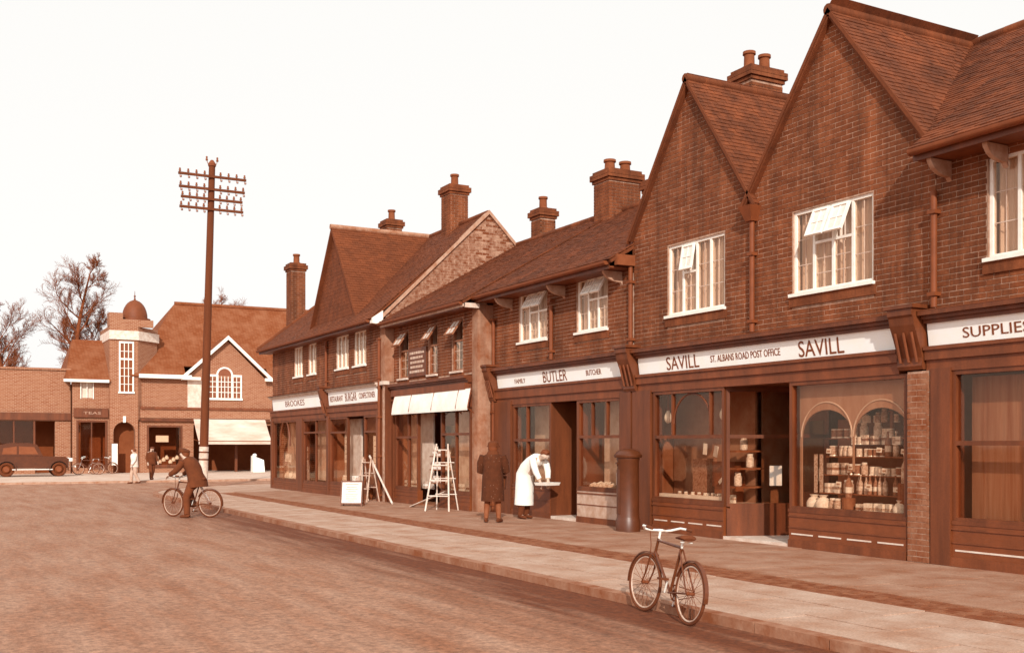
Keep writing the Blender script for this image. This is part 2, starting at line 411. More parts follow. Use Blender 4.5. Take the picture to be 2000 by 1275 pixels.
# ================================================================ the ground
def road_mat():
    m = M('road_surface', .62, .82, 1.3, .9, .6, stretch=(1.7, .30, 1), detail=10); t = m.node_tree; b = t.nodes['Principled BSDF']
    src = b.inputs['Base Color'].links[0].from_socket
    geo = t.nodes.new('ShaderNodeNewGeometry'); sp = t.nodes.new('ShaderNodeSeparateXYZ'); t.links.new(geo.outputs['Position'], sp.inputs[0])
    # damp dirt that lies in the gutter along the kerb, broken up in streaks
    mp = t.nodes.new('ShaderNodeMapping'); mp.inputs['Scale'].default_value = (3.0, .22, 1); t.links.new(geo.outputs['Position'], mp.inputs[0])
    nz = t.nodes.new('ShaderNodeTexNoise'); nz.inputs['Scale'].default_value = 1.6; nz.inputs['Detail'].default_value = 7; t.links.new(mp.outputs[0], nz.inputs['Vector'])
    mr = t.nodes.new('ShaderNodeMapRange'); mr.inputs[1].default_value = 4.2; mr.inputs[2].default_value = 6.1; t.links.new(sp.outputs[0], mr.inputs[0])
    my = t.nodes.new('ShaderNodeMapRange'); my.inputs[1].default_value = 40; my.inputs[2].default_value = 22; t.links.new(sp.outputs[1], my.inputs[0])
    ad = t.nodes.new('ShaderNodeMath'); ad.operation = 'MULTIPLY_ADD'; ad.inputs[1].default_value = 2.6; ad.inputs[2].default_value = -1.2; t.links.new(nz.outputs[0], ad.inputs[0])
    a2 = t.nodes.new('ShaderNodeMath'); a2.operation = 'ADD'; t.links.new(mr.outputs[0], a2.inputs[0]); t.links.new(ad.outputs[0], a2.inputs[1])
    m2 = t.nodes.new('ShaderNodeMath'); m2.operation = 'MULTIPLY'; m2.use_clamp = True; t.links.new(a2.outputs[0], m2.inputs[0]); t.links.new(mr.outputs[0], m2.inputs[1])
    m3 = t.nodes.new('ShaderNodeMath'); m3.operation = 'MULTIPLY'; m3.use_clamp = True; t.links.new(m2.outputs[0], m3.inputs[0]); t.links.new(my.outputs[0], m3.inputs[1])
    mix = t.nodes.new('ShaderNodeMix'); mix.data_type = 'RGBA'; mix.inputs[7].default_value = C(1.3)
    t.links.new(m3.outputs[0], mix.inputs[0]); t.links.new(src, mix.inputs[6])
    # fine aggregate speckle
    n2 = t.nodes.new('ShaderNodeTexNoise'); n2.inputs['Scale'].default_value = 16; n2.inputs['Detail'].default_value = 6; n2.inputs['Roughness'].default_value = .75; t.links.new(geo.outputs['Position'], n2.inputs['Vector'])
    r2 = t.nodes.new('ShaderNodeMapRange'); r2.inputs[1].default_value = .35; r2.inputs[2].default_value = .7; r2.inputs[3].default_value = .55; r2.inputs[4].default_value = 1.35; t.links.new(n2.outputs[0], r2.inputs[0])
    mu = t.nodes.new('ShaderNodeVectorMath'); mu.operation = 'SCALE'; t.links.new(mix.outputs[2], mu.inputs[0]); t.links.new(r2.outputs[0], mu.inputs[3])
    t.links.new(mu.outputs[0], b.inputs['Base Color'])
    return m
ROADM = road_mat()
ROADZ = -.09
road = MB()
NX, NY = 40, 40
road.add([(-700, -300, ROADZ), (900, -300, ROADZ), (900, 1300, ROADZ), (-700, 1300, ROADZ)], [(0, 1, 2, 3)])
ro = road.build('road', ROADM); ro['kind'] = 'structure'
KX = 6.5; CXc, CYc, CR = 14.7, 36.0, 8.2      # kerb line and the corner's curve
arc = [(CXc - (CR)*math.cos(t), CYc + CR*math.sin(t)) for t in [math.pi/2*i/14 for i in range(15)]]
PAVE_BASE = M('pavement_bedding', .8, 1.0, 4, .95, .3)
SLAB = M('paving_slab', .40, .66, 1.6, .92, .35, island=.95, detail=9, speck=.25)
SLAB_IN = M('paving_slab_inner', .56, .82, 1.6, .92, .35, island=.95, detail=9, speck=.25)
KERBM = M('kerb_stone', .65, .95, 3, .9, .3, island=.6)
STRIP = M('sett_strip', .85, 1.1, 5, .95, .5, island=1.0)
pv = MB()
pl = [(KX+.16, 0.5), (KX+.16, CYc)] + [(CXc - (CR-.16)*math.cos(t), CYc + (CR-.16)*math.sin(t)) for t in [math.pi/2*i/14 for i in range(1, 15)]] + [(40, CYc+CR-.16), (40, .5)]
pv.prism(pl[::-1], lambda a, b, c: (a, b, c), -.3, -.016)
pav = pv.build('pavement', PAVE_BASE); pav['kind'] = 'structure'
# slabs, each one a piece of the pavement
def lay_slabs(x0, cols, w, y0, y1, L, mat):
    for c in range(cols):
        y = y0 + random.uniform(0, .5) - (L/2 if c % 2 else 0)
        while y < y1:
            l = L*random.choice((.8, 1, 1, 1.15)); zt = random.uniform(-.003, .003)
            piece('paving_slab', pav, mat, (x0 + (c+.5)*w, y + l/2, -.02 + zt), (w-.026, l-.026, .04)); y += l
lay_slabs(KX+.17, 3, .59, 3.2, 36, .95, SLAB)
lay_slabs(9.06, 4, .715, 4.6, 36, 1.0, SLAB_IN)
m = MB()
y = 2.5
while y < 36:
    for c in range(6): m.box(8.455 + c*.1, 8.455 + c*.1 + .09, y + (c % 2)*.06, y + .12 + (c % 2)*.06, -.06, -.003 + random.uniform(-.004, .003))
    y += .13
o = m.build('setts', STRIP, pav); o['kind'] = 'stuff'
m = MB()  # plain flags round the corner
pl2 = [(KX+.17, 36.3)] + [(CXc - (CR-.17)*math.cos(t), CYc + .3 + (CR-.47)*math.sin(t)) for t in [math.pi/2*i/14 for i in range(1, 15)]] + [(40, CYc+CR-.17), (40, 39.2), (12.2, 39.2), (12.2, 36.3)]
m.prism(pl2[::-1], lambda a, b, c: (a, b, c), -.05, -.004); m.build('corner_paving', SLAB, pav)
kb = thing('kerb', 'pale stone kerb between the road and the shop pavement', 'kerb', (KX, 20, ROADZ)); kb['kind'] = 'structure'
y = 1.0
while y < CYc - .05:
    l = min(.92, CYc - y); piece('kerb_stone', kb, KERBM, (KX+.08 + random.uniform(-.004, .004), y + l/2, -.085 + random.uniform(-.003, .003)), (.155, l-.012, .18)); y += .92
for i in range(14):
    t0 = math.pi/2*(i+.02)/14; t1 = math.pi/2*(i+.98)/14
    q = [(CXc-CR*math.cos(t0), CYc+CR*math.sin(t0)), (CXc-CR*math.cos(t1), CYc+CR*math.sin(t1)), (CXc-(CR-.155)*math.cos(t1), CYc+(CR-.155)*math.sin(t1)), (CXc-(CR-.155)*math.cos(t0), CYc+(CR-.155)*math.sin(t0))]
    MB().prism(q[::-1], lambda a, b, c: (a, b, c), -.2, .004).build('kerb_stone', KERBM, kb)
# the far pavement across the side street
fp = MB().box(-30, 60, 50.2, 78, -.3, .0).build('far_pavement', M('far_paving', .3, .5, .8, .95, .2)); fp['kind'] = 'structure'
fk = MB()
for i in range(60): fk.box(-24 + i*.95, -24 + i*.95 + .94, 50.05, 50.19, -.2, .004)
fk = fk.build('far_kerb', M('far_kerb_stone', .5, .75, 3, .9)); fk['kind'] = 'structure'

# ================================================================ parts shared by the shops
def up_window(b, X, ya, yb, z0, z1, n=3, openl=(), dark=False, fan=.42, curtain=True, ang=22):
    """casement window in a wall facing -X; ya < yb; openl: lights (0 = far end, left in view) whose top-hung fanlight stands open"""
    fr = .047; xf = X + .03
    f = MB(); zt = z0 + (z1-z0)*(1-fan)
    f.box(xf, xf+.07, ya, yb, z1-fr, z1).box(xf-.002, xf+.072, ya, yb, z0, z0+fr)
    f.box(xf+.001, xf+.069, ya, ya+fr, z0+fr, z1-fr).box(xf+.001, xf+.069, yb-fr, yb, z0+fr, z1-fr)
    w = (yb-ya-fr)/n
    for i in range(1, n): f.box(xf+.003, xf+.067, ya+i*w, ya+i*w+fr, z0+fr, z1-fr)
    for i in range(n):
        if n-1-i in openl: f.box(xf+.005, xf+.06, ya+i*w+fr, ya+(i+1)*w, zt-.02, zt+.02)
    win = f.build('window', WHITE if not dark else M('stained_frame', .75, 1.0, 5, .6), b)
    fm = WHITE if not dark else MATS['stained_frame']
    for i in range(n):
        k = n-1-i; y0 = ya+k*w+fr; y1 = ya+(k+1)*w; zp = zt-.02 if i in openl else z1-fr
        boxes(win, 'pane', GLASS, (xf+.03, xf+.035, y0, y1, z0+fr, zp))
        # thin lead bars
        lb = MB()
        for q in (1, 2): zz = z0+fr + (zp-z0-fr)*q/3; lb.box(xf+.027, xf+.038, y0, y1, zz-.006, zz+.006)
        lb.box(xf+.026, xf+.039, (y0+y1)/2-.005, (y0+y1)/2+.005, z0+fr, zp)
        lb.build('lead_bars', M('lead_bar', .3, .45, 5, .6), win)
        if i in openl:
            a = R(ang); piv = Vector((xf-.005, 0, z1-fr-.005)); h = z1-fr-zt-.03; m = MB(); g = MB()
            def tr(dx, y, dz): return (piv.x - math.sin(a)*dz - math.cos(a)*dx, y, piv.z - math.cos(a)*dz + math.sin(a)*dx)
            def bx(mm, d0, d1, p, q, e0, e1): mm.hexa([tr(d1, p, e1), tr(d0, p, e1), tr(d0, q, e1), tr(d1, q, e1), tr(d1, p, e0), tr(d0, p, e0), tr(d0, q, e0), tr(d1, q, e0)])
            bx(m, 0, .04, y0, y0+.04, 0, h); bx(m, 0, .04, y1-.04, y1, 0, h); bx(m, .002, .042, y0+.04, y1-.04, 0, .04); bx(m, .002, .042, y0+.04, y1-.04, h-.04, h)
            bx(m, .01, .03, (y0+y1)/2-.008, (y0+y1)/2+.008, .04, h-.04); bx(m, .012, .032, y0+.04, y1-.04, h/2-.008, h/2+.008)
            c = m.build('open_fanlight', fm, win)
            bx(g, .015, .02, y0+.04, y1-.04, .04, h-.04); g.build('pane', M('painted_glint_pane', .05, .22, 6, .15, spec=.6), win)  # opaque pale colour stands in for light caught by the tilted pane
    sl = boxes(win, 'sill', WHITE if not dark else STONE, (X-.07, X+.10, ya-.04, yb+.04, z0-.05, z0-.001))
    boxes(win, 'sub_sill', BRICK, (X-.035, X+.05, ya-.06, yb+.06, z0-.20, z0-.051))
    if curtain:
        cm = MB(); nn = int((yb-ya)/.025); vs = []; cx = X + .16
        for i in range(nn+1):
            y = ya + .02 + (yb-ya-.04)*i/nn; d = .022*math.sin(i*1.35) + .008*math.sin(i*.41)
            vs += [(cx+d, y, z0-.05), (cx+d, y, z1-.01)]
        fs = [(2*i, 2*i+1, 2*i+3, 2*i+2) for i in range(nn)]
        k = len(vs); cm.add(vs, fs); cm.build('curtain', CURTAIN, win)
    boxes(win, 'room', M('room_wall', .4, .6, 2, .9), (X+.75, X+.8, ya-.5, yb+.5, z0-.4, z1+.2))
    return win
def pane(parent, X, y0, y1, z0, z1, mat=None): return boxes(parent, 'pane', mat or GLASS_SHOP, (X, X+.006, y0, y1, z0, z1))
def shop_window(b, X, y0, y1, z0, z1, mull=(), transom=None, fr=.06, mat=None, upper=(), name='shop_window'):
    mat = mat or TIMBER; f = MB()
    f.box(X-.04, X+.05, y0, y0+fr, z0, z1).box(X-.04, X+.05, y1-fr, y1, z0, z1)
    f.box(X-.042, X+.052, y0+fr, y1-fr, z1-fr, z1).box(X-.06, X+.052, y0-.01, y1+.01, z0-.05, z0)
    f.box(X-.042, X+.05, y0+fr, y1-fr, z0, z0+fr*.7)
    ys = [y0+fr] + sorted(mull) + [y1-fr]
    for yy in mull: f.box(X-.03, X+.04, yy-.025, yy+.025, z0+fr*.7, z1-fr)
    if transom: f.box(X-.038, X+.045, y0+fr, y1-fr, transom-.03, transom+.03)
    for yy in upper: f.box(X-.028, X+.038, yy-.018, yy+.018, transom+.03, z1-fr)
    w = f.build(name, mat, b)
    for a, c in zip(ys[:-1], ys[1:]):
        if transom: pane(w, X+.01, a, c, z0+fr*.7, transom-.03); pane(w, X+.01, a, c, transom+.03, z1-fr)
        else: pane(w, X+.01, a, c, z0+fr*.7, z1-fr)
    return w
def stall_riser(b, X, y0, y1, z1, mat=None, vent_glints=4):
    m = MB().box(X-.05, X+.1, y0, y1, 0, z1)
    r = m.build('stall_riser', mat or RISER, b)
    t = MB().box(X-.075, X-.05, y0, y1, 0, .12).box(X-.068, X-.05, y0, y1, z1-.07, z1-.045).box(X-.064, X-.05, y0, y1, z1*.55, z1*.55+.018)
    t.build('moulding', TIMBER2, r)
    if vent_glints:
        v = MB(); L = (y1-y0)/vent_glints
        for i in range(vent_glints): v.box(X-.056, X-.05, y0+i*L+.06, y0+(i+1)*L-.06, .2, .222)
        v.build('vent_glint', M('vent_glint_paint', .15, .35, 5, .5), r)  # pale strips painted as highlights on the ventilator slots
    return r
def fascia_frame(b, X, y0, y1, zlow=2.58, zsign0=2.92, zsign1=3.23, ztop=3.40, cmat=None):
    """the boards round a sign: architrave below, cornice above"""
    m = MB()
    m.box(X-.06, X+.2, y0, y1, zlow, zlow+.16)
    m.box(X-.10, X+.2, y0, y1, zlow+.16, zsign0-.05).box(X-.13, X+.2, y0, y1, zsign0-.05, zsign0)
    a = m.build('architrave', TIMBER2, b)
    c = MB().box(X-.12, X+.2, y0, y1, zsign1, zsign1+.05).box(X-.17, X+.2, y0, y1, zsign1+.05, zsign1+.10).box(X-.24, X+.2, y0, y1, zsign1+.10, ztop-.01)
    c.build('cornice', cmat or TIMBER, b)
    boxes(b, 'sign_backing', TIMBER, (X-.02, X+.2, y0, y1, zsign0, zsign1))
    boxes(b, 'lead_flashing', LEAD, (X-.245, X+.1, y0, y1, ztop-.01, ztop))
def console(b, X, y0, y1, z0=2.62, z1=3.44):
    """scrolled bracket between two signs"""
    pts = [(X+.1, z0), (X-.10, z0), (X-.13, z0+.05), (X-.12, z0+.16), (X-.16, z0+.30), (X-.23, z0+.48), (X-.28, z0+.60), (X-.30, z0+.70), (X-.33, z1-.09), (X-.33, z1), (X+.1, z1)]
    m = MB().prism(pts, lambda a, bb, c: (a, c, bb), y0, y1)
    o = m.build('console_bracket', TIMBER, b)
    MB().box(X-.36, X+.08, y0-.04, y1+.04, z1, z1+.05).build('console_cap', TIMBER, o)
    f = MB()
    for i in range(3):
        yy = y0 + (y1-y0)*(i+.5)/3; f.tube((X-.14, yy, z0+.1), (X-.25, yy, z0+.5), .02, .02, 8)
    f.build('console_fluting', TIMBER2, o)
    return o
def interior(b, X, y0, y1, ztop=2.7, depth=4.2, mat=None):
    m = MB().box(X+.1, X+depth, y0, y0+.05, 0, ztop).box(X+.1, X+depth, y1-.05, y1, 0, ztop).box(X+depth, X+depth+.1, y0, y1, 0, ztop)
    m.box(X+.1, X+depth, y0, y1, ztop, ztop+.1)
    m.build('interior_wall', mat or INTERIOR, b)
    boxes(b, 'shop_floor', FLOORM, (X+.05, X+depth, y0, y1, -.01, .02))
def downpipe(b, X, y, z0, z1, hopper=True):
    m = MB().tube((X-.07, y, z0), (X-.07, y, z1), .045, .045, 10)
    for i in range(int((z1-z0)/1.1)+1): m.box(X-.13, X, y-.065, y+.065, z0+.15+i*1.1, z0+.2+i*1.1)
    o = m.build('downpipe', LEAD, b, smooth=True)
    if hopper:
        MB().hexa([(X-.15, y-.07, z1), (X, y-.07, z1), (X, y+.07, z1), (X-.15, y+.07, z1), (X-.24, y-.15, z1+.24), (X, y-.15, z1+.24), (X, y+.15, z1+.24), (X-.24, y+.15, z1+.24)]).build('hopper_head', LEAD, o)
    return o
def eaves(b, X, y0, y1, ze, over=.45, brackets=(), fmat=None):
    """gutter, soffit boards and bracketed eaves along a wall facing -X"""
    g = MB(); n = 8; xe = X-over
    prof = [(xe-.06+.06*math.cos(math.pi+math.pi*i/n), ze-.02+.055*math.sin(math.pi+math.pi*i/n)) for i in range(n+1)] + [(xe, ze+.0), (xe-.12, ze+.0)]
    g.prism(prof, lambda a, bb, c: (a, c, bb), y0, y1); g.build('gutter', LEAD, b)
    boxes(b, 'soffit', fmat or TIMBER2, (xe+.02, X+.02, y0, y1, ze-.12, ze-.085)); boxes(b, 'fascia_board', TIMBER, (xe, xe+.02, y0, y1, ze-.14, ze+.02))
    for yy in brackets:
        pts = [(X, ze-.13), (xe+.05, ze-.13), (xe+.06, ze-.17)] + [(xe+.08+(over-.12)*(1-math.cos(t)), ze-.17-.17*math.sin(t)) for t in [math.pi/2*i/6 for i in range(1, 7)]] + [(X, ze-.40)]
        MB().prism(pts, lambda a, bb, c: (a, c, bb), yy-.035, yy+.035).build('eaves_bracket', M('bracket_plaster', .5, .75, 5, .9), b)
def sign(name, label, X, y0, y1, z0, z1, words, tilt=.04):
    """tilted white board; words: (text, y_far, y_near, z_centre, height)"""
    t = thing(name, label, 'shop sign', (X-.08, (y0+y1)/2, z0))
    def fn(y, z, d): return (X-.035-d-tilt*(z-z0)/(z1-z0), y, z)
    m = MB(); m.hexa([fn(y0, z0, 0), fn(y0, z0, -.03), fn(y1, z0, -.03), fn(y1, z0, 0), fn(y0, z1, 0), fn(y0, z1, -.03), fn(y1, z1, -.03), fn(y1, z1, 0)]); m.build('board', SIGNW, t)
    for w, yf, yn, zc, h in words:
        letter(t, w, lambda x, y, d, yf=yf, zc=zc, h=h: fn(yf-x, zc-h/2+y, d), h, yf-yn)
    return t

# ================================================================ the gabled post office shop (and its neighbour under the same roof)
X0 = 11.9
EZ = 5.50; RX, RZ = 15.0, 8.12
po = thing('gabled_shop', 'tall brick post office shop with twin pointed gables and two white-framed upper windows', 'shop', (13.5, 13.5, 0))
G = [(11.85, 1.88), (15.30, 1.72)]        # gable centres along Y and half widths
GB, GT = 5.55, 8.04
PY0, PY1 = 9.97, 17.02
def gbounds(z):
    if z < GB: return [(PY0, PY1)]
    return [(c-h*(GT-z)/(GT-GB), c+h*(GT-z)/(GT-GB)) for c, h in G if z < GT-.05]
ops = [(11.07, 12.70, 3.95, 5.23), (14.35, 15.95, 3.95, 5.22)]
wm = wall_cells('Y', X0, .22, PY0, PY1, 3.36, GB, ops)
for c, h in G: wm.prism([(c-h, GB), (c+h, GB), (c, GT)], lambda a, bb, cc: (cc, a, bb), X0, X0+.22)
wall = wm.build('upper_wall', MORTAR, po)
lay_bricks(wall, 'Y', X0, brick_list(gbounds, 3.40, GT, [(o_[0]-.02, o_[1]+.02, o_[2]-.21, o_[3]+.02) for o_ in ops]), BRICK, 300)
up_window(po, X0, 11.07, 12.70, 3.95, 5.23, 4, (1, 2), ang=24)
up_window(po, X0, 14.35, 15.95, 3.95, 5.22, 4, (1,), ang=10)
# roofs: each gable's two slopes, the main slope behind
roof = roof_slab([(X0-.1, G[0][0], GT+.06), (RX, G[0][0], GT+.06), (RX, G[0][0]-G[0][1]-.08, GB-.02), (X0-.1, G[0][0]-G[0][1]-.08, GB-.02)])
for c, h in G:
    for s_ in (-1, 1):
        if (c, s_) == (G[0][0], -1): continue
        q = roof_slab([(X0-.1, c, GT+.06), (RX, c, GT+.06), (RX, c+s_*(h+.08), GB-.02), (X0-.1, c+s_*(h+.08), GB-.02)]); roof.add(q.v, q.f)
q = roof_slab([(X0+.05, PY0, EZ+.36), (X0+.05, PY1, EZ+.36), (RX, PY1, RZ), (RX, PY0, RZ)]); roof.add(q.v, q.f)
q = roof_slab([(RX, PY0, RZ), (RX, PY1, RZ), (RX+3.6, PY1, 5.4), (RX+3.6, PY0, 5.4)]); roof.add(q.v, q.f)
rf = roof.build('roof', TILE, po)
for i, (c, h) in enumerate(G):
    tile_roof(rf, [(X0-.1, c-h-.08, GB-.02), (RX, c-h-.08, GB-.02), (RX, c, GT+.06), (X0-.1, c, GT+.06)], TILE, 300 if i == 0 else 0)
    tile_roof(rf, [(X0-.1, c+h+.08, GB-.02), (RX, c+h+.08, GB-.02), (RX, c, GT+.06), (X0-.1, c, GT+.06)], TILE, 0, g=.2, tw=.33)
    ridge(po, (X0-.12, c, GT+.06), (RX, c, GT+.06), TILE)
    v = MB()
    for s_ in (-1, 1): v.hexa([(X0-.12, c, GT+.0), (X0-.03, c, GT+.0), (X0-.03, c, GT+.09), (X0-.12, c, GT+.09), (X0-.12, c+s_*(h+.1), GB-.1), (X0-.03, c+s_*(h+.1), GB-.1), (X0-.03, c+s_*(h+.1), GB-.01), (X0-.12, c+s_*(h+.1), GB-.01)])
    v.build('verge_tiles', TILE_OLD, po)
tile_roof(rf, [(X0+.05, PY0, EZ+.36), (X0+.05, PY1, EZ+.36), (RX, PY1, RZ), (RX, PY0, RZ)], TILE, 0)
ridge(po, (RX, PY0, RZ+.02), (RX, PY1, RZ+.02), TILE)
chimney(po, 15.1, 15.95, 17.35, 17.95, 6.5, 9.55, [(15.3, 17.65), (15.72, 17.65)])
boxes(po, 'kneeler', M('kneeler_tile', .95, 1.15, 5, .9), (X0-.42, X0-.01, PY1-.04, PY1+.06, 5.02, 5.22)); boxes(po, 'party_wall', BRICK, (X0+.0, X0+3.2, PY1-.02, PY1+.06, 4.9, 5.75)); downpipe(po, X0, 13.58, 3.44, 5.25)
downpipe(po, X0, PY1+.03, 3.44, 5.0, hopper=False)
downpipe(po, X0, PY0-.02, 3.44, 5.0, hopper=False)
# ground floor
fascia_frame(po, X0, 10.55, 16.82)
console(po, X0, 10.10, 10.52); console(po, X0, 16.84, 17.22)
interior(po, X0, 10.1, 17.0)
stall_riser(po, X0, 10.42, 12.74, .55); stall_riser(po, X0, 14.32, 16.36, .55)
w1 = shop_window(po, X0, 14.32, 16.36, .60, 2.58, transom=1.74, upper=(14.72, 15.80))
m = MB()   # arched head between the two upright bars
m.torus((X0+.012, 15.26, 1.98), (0, 1, 0), (0, 0, 1), .53, .018, 20, 6, 0, math.pi); m.build('arched_bar', TIMBER, w1)
w2 = shop_window(po, X0, 10.42, 12.74, .60, 2.58)
m = MB()   # arched screen at the back of the near window: one spandrel panel with two round-headed openings
def spandrel(m, x, ya, yb, zs, zt, t=.03):
    r = (yb-ya)/2; c = (ya+yb)/2; n = 16
    arcp = [(c - r*math.cos(math.pi*i/n), zs + r*.78*math.sin(math.pi*i/n)) for i in range(n+1)]
    for (a, za), (b_, zb) in zip(arcp[:-1], arcp[1:]): m.hexa([(x, a, za), (x+t, a, za), (x+t, b_, zb), (x, b_, zb), (x, a, zt), (x+t, a, zt), (x+t, b_, zt), (x, b_, zt)])
spandrel(m, X0+.14, 10.52, 11.58, 1.72, 2.55); spandrel(m, X0+.14, 11.60, 12.66, 1.72, 2.55)
m.box(X0+.14, X0+.17, 10.48, 10.52, .6, 2.55).box(X0+.14, X0+.17, 11.58, 11.60, 1.2, 2.55).box(X0+.14, X0+.17, 12.66, 12.70, .6, 2.55)
m.build('arched_screen', M('screen_wood', .55, .75, 3, .5, stretch=(1, 1, .3)), po)
for c in (11.05, 12.13):
    MB().torus((X0+.135, c, 1.72), (0, 1, 0), (0, 0, .78), .53, .012, 20, 6, 0, math.pi).build('arch_trim', M('screen_trim', .25, .45, 3, .4), po)
m = MB().box(X0+.1, X0+1.0, 10.42, 12.74, .50, .58).box(X0+.1, X0+1.0, 14.32, 16.4, .50, .58); m.build('display_bed', M('display_boards', .3, .5, 3, .8), po)
boxes(po, 'window_back', M('window_back_panel', .8, 1.0, 2, .8), (X0+1.0, X0+1.05, 10.42, 12.74, .58, 2.0)); boxes(po, 'window_back', M('window_back_pale', .6, .85, 2, .8), (X0+.85, X0+.9, 14.55, 16.9, .58, 2.55))
# recessed lobby: splayed windows, door at the back
L0, L1 = 12.74, 14.32; xb = 13.05
def splay(y0, y1, nm):
    d = Vector((xb-X0, y1-y0, 0)); l = d.length; d.normalize(); nn = Vector((-d.y, d.x, 0))
    def bx(mm, a0, a1, t0, t1, z0, z1):
        P = lambda a, t, z: Vector((X0, y0, 0)) + d*a + nn*t + Vector((0, 0, z))
        mm.hexa([P(a0, t0, z0), P(a1, t0, z0), P(a1, t1, z0), P(a0, t1, z0), P(a0, t0, z1), P(a1, t0, z1), P(a1, t1, z1), P(a0, t1, z1)])
    m = MB(); bx(m, 0, .06, -.03, .03, .55, 2.58); bx(m, l-.06, l, -.03, .03, .55, 2.58); bx(m, .06, l-.06, -.03, .03, 2.5, 2.58); bx(m, .06, l-.06, -.035, .035, .52, .6)
    bx(m, 0, l, -.04, .04, 0, .52); bx(m, .06, l-.06, -.025, .025, 1.71, 1.77); w = m.build(nm, TIMBER, po)
    g = MB(); bx(g, .06, l-.06, -.003, .003, .6, 1.71); g.build('pane', GLASS_SHOP, w)
    g = MB(); bx(g, .06, l-.06, -.003, .003, 1.77, 2.5); g.build('pane', GLASS_SHOP, w)
splay(L1, L1-.42, 'lobby_window'); splay(L0, L0+.35, 'lobby_window')
boxes(po, 'lobby_fill_panel', M('window_back_pale', .6, .85, 2, .8), (12.95, 15.4, 14.58, 14.62, 0, 2.6))  # added panel that catches light, to lift the black behind the lobby glass
dr = boxes(po, 'door', TIMBER, (xb, xb+.05, 13.1, 13.2, 0, 2.1), (xb, xb+.05, 13.8, 13.9, 0, 2.1), (xb, xb+.05, 13.2, 13.8, 0, .8), (xb, xb+.05, 13.2, 13.8, 2.0, 2.1), (xb, xb+.05, 13.09, 13.91, 2.1, 2.6))
boxes(dr, 'pane', GLASS_SHOP, (xb+.02, xb+.026, 13.2, 13.8, .8, 2.0)); MB().tube((xb-.05, 13.25, 1.0), (xb-.05, 13.25, 1.2), .015).build('handle', METAL, dr)
boxes(po, 'lobby_ceiling', TIMBER2, (X0+.0, xb, L0, L1, 2.60, 2.66)); boxes(po, 'doorstep', STONE, (X0-.06, xb, L0, L1, -.01, .05))
# brick pier at the near end
pm = boxes(po, 'brick_pier', MORTAR, (X0-.07, X0+.2, 10.03, 10.39, 0, 2.6))
lay_bricks(pm, 'Y', X0-.07, brick_list(lambda z: [(10.03, 10.39)], .0, 2.6, [], L=.1725, H=.066), M('pier_brick', .75, 1.1, 3, .9, .5, island=1.0), 300)
lay_bricks(pm, 'X', 10.03, brick_list(lambda z: [(X0-.075, X0+.1)], .0, 2.6, []), MATS['pier_brick'], 300)
boxes(po, 'pilaster', TIMBER, (X0-.08, X0+.2, 16.40, 16.98, 0, 2.62))
sign('post_office_sign', 'long white fascia sign across the twin-gabled post office shop', X0, 10.56, 16.80, 2.925, 3.228,
     [('SAVILL', 15.92, 14.98, 3.075, .235), ('ST. ALBANS ROAD POST OFFICE', 14.66, 12.93, 3.075, .115), ('SAVILL', 12.52, 11.58, 3.075, .245)])

# ================================================================ the shop at the right edge
sp = thing('supplies_shop', 'brick supplies shop at the right edge with overhanging bracketed eaves', 'shop', (13.5, 6.5, 0))
SY0, SY1 = 2.5, 9.96
ops = [(7.50, 9.16, 3.98, 5.26), (4.4, 6.0, 3.98, 5.26)]
wall = wall_cells('Y', X0, .22, SY0, SY1, 3.36, 5.42, ops).build('upper_wall', MORTAR, sp)
lay_bricks(wall, 'Y', X0, brick_list(lambda z: [(SY0, SY1)], 3.40, 5.40, [(a-.02, b_+.02, c-.21, d+.02) for a, b_, c, d in ops]), BRICK, 300)
up_window(sp, X0, 7.50, 9.16, 3.98, 5.26, 4); up_window(sp, X0, 4.4, 6.0, 3.98, 5.26, 4)
rp = [(X0-.5, SY0, EZ), (X0-.5, SY1+.02, EZ), (RX, SY1+.02, RZ), (RX, SY0, RZ)]
r_ = roof_slab(rp); q = roof_slab([(RX, SY0, RZ), (RX, SY1, RZ), (RX+3.6, SY1, 5.4), (RX+3.6, SY0, 5.4)]); r_.add(q.v, q.f); rf = r_.build('roof', TILE, sp)
tile_roof(rf, rp, TILE, 300); ridge(sp, (RX, SY0, RZ+.02), (RX, SY1, RZ+.02), TILE)
eaves(sp, X0, SY0, SY1, EZ-.02, .46, (9.75, 8.9, 7.2, 5.6))
boxes(sp, 'end_wall', FARBRICK, (X0+.1, 18.5, SY0, SY0+.2, 0, 5.4)); boxes(po, 'rear_wall', FARBRICK, (18.3, 18.5, 9.97, 17, 0, 5.4)); boxes(sp, 'rear_wall', FARBRICK, (18.3, 18.5, SY0+.2, 9.9, 0, 5.4))
fascia_frame(sp, X0, SY0, 10.08); interior(sp, X0, SY0, 10.0)
boxes(sp, 'pilaster', TIMBER, (X0-.08, X0+.2, 9.68, 10.0, 0, 2.62))
stall_riser(sp, X0, SY0, 9.68, .55); w = shop_window(sp, X0, 6.6, 9.68, .60, 2.58, transom=1.62, upper=(8.2,), mull=(8.2,))
shop_window(sp, X0, SY0, 6.5, .60, 2.58, transom=1.62)
m = MB()
for i in range(60): m.box(X0+.30+.004*(i % 5 == 0), X0+.32, 6.7+i*.049, 6.7+(i+1)*.049, .62, 2.5)
m.build('window_blind', M('blind_cloth', .65, .88, 3, .9, stretch=(1, 4, .2)), sp)
sign('supplies_sign', 'white fascia sign cut by the right edge of the view', X0, 6.0, 10.06, 2.925, 3.228, [('SUPPLIES', 9.50, 8.52, 3.06, .135)])

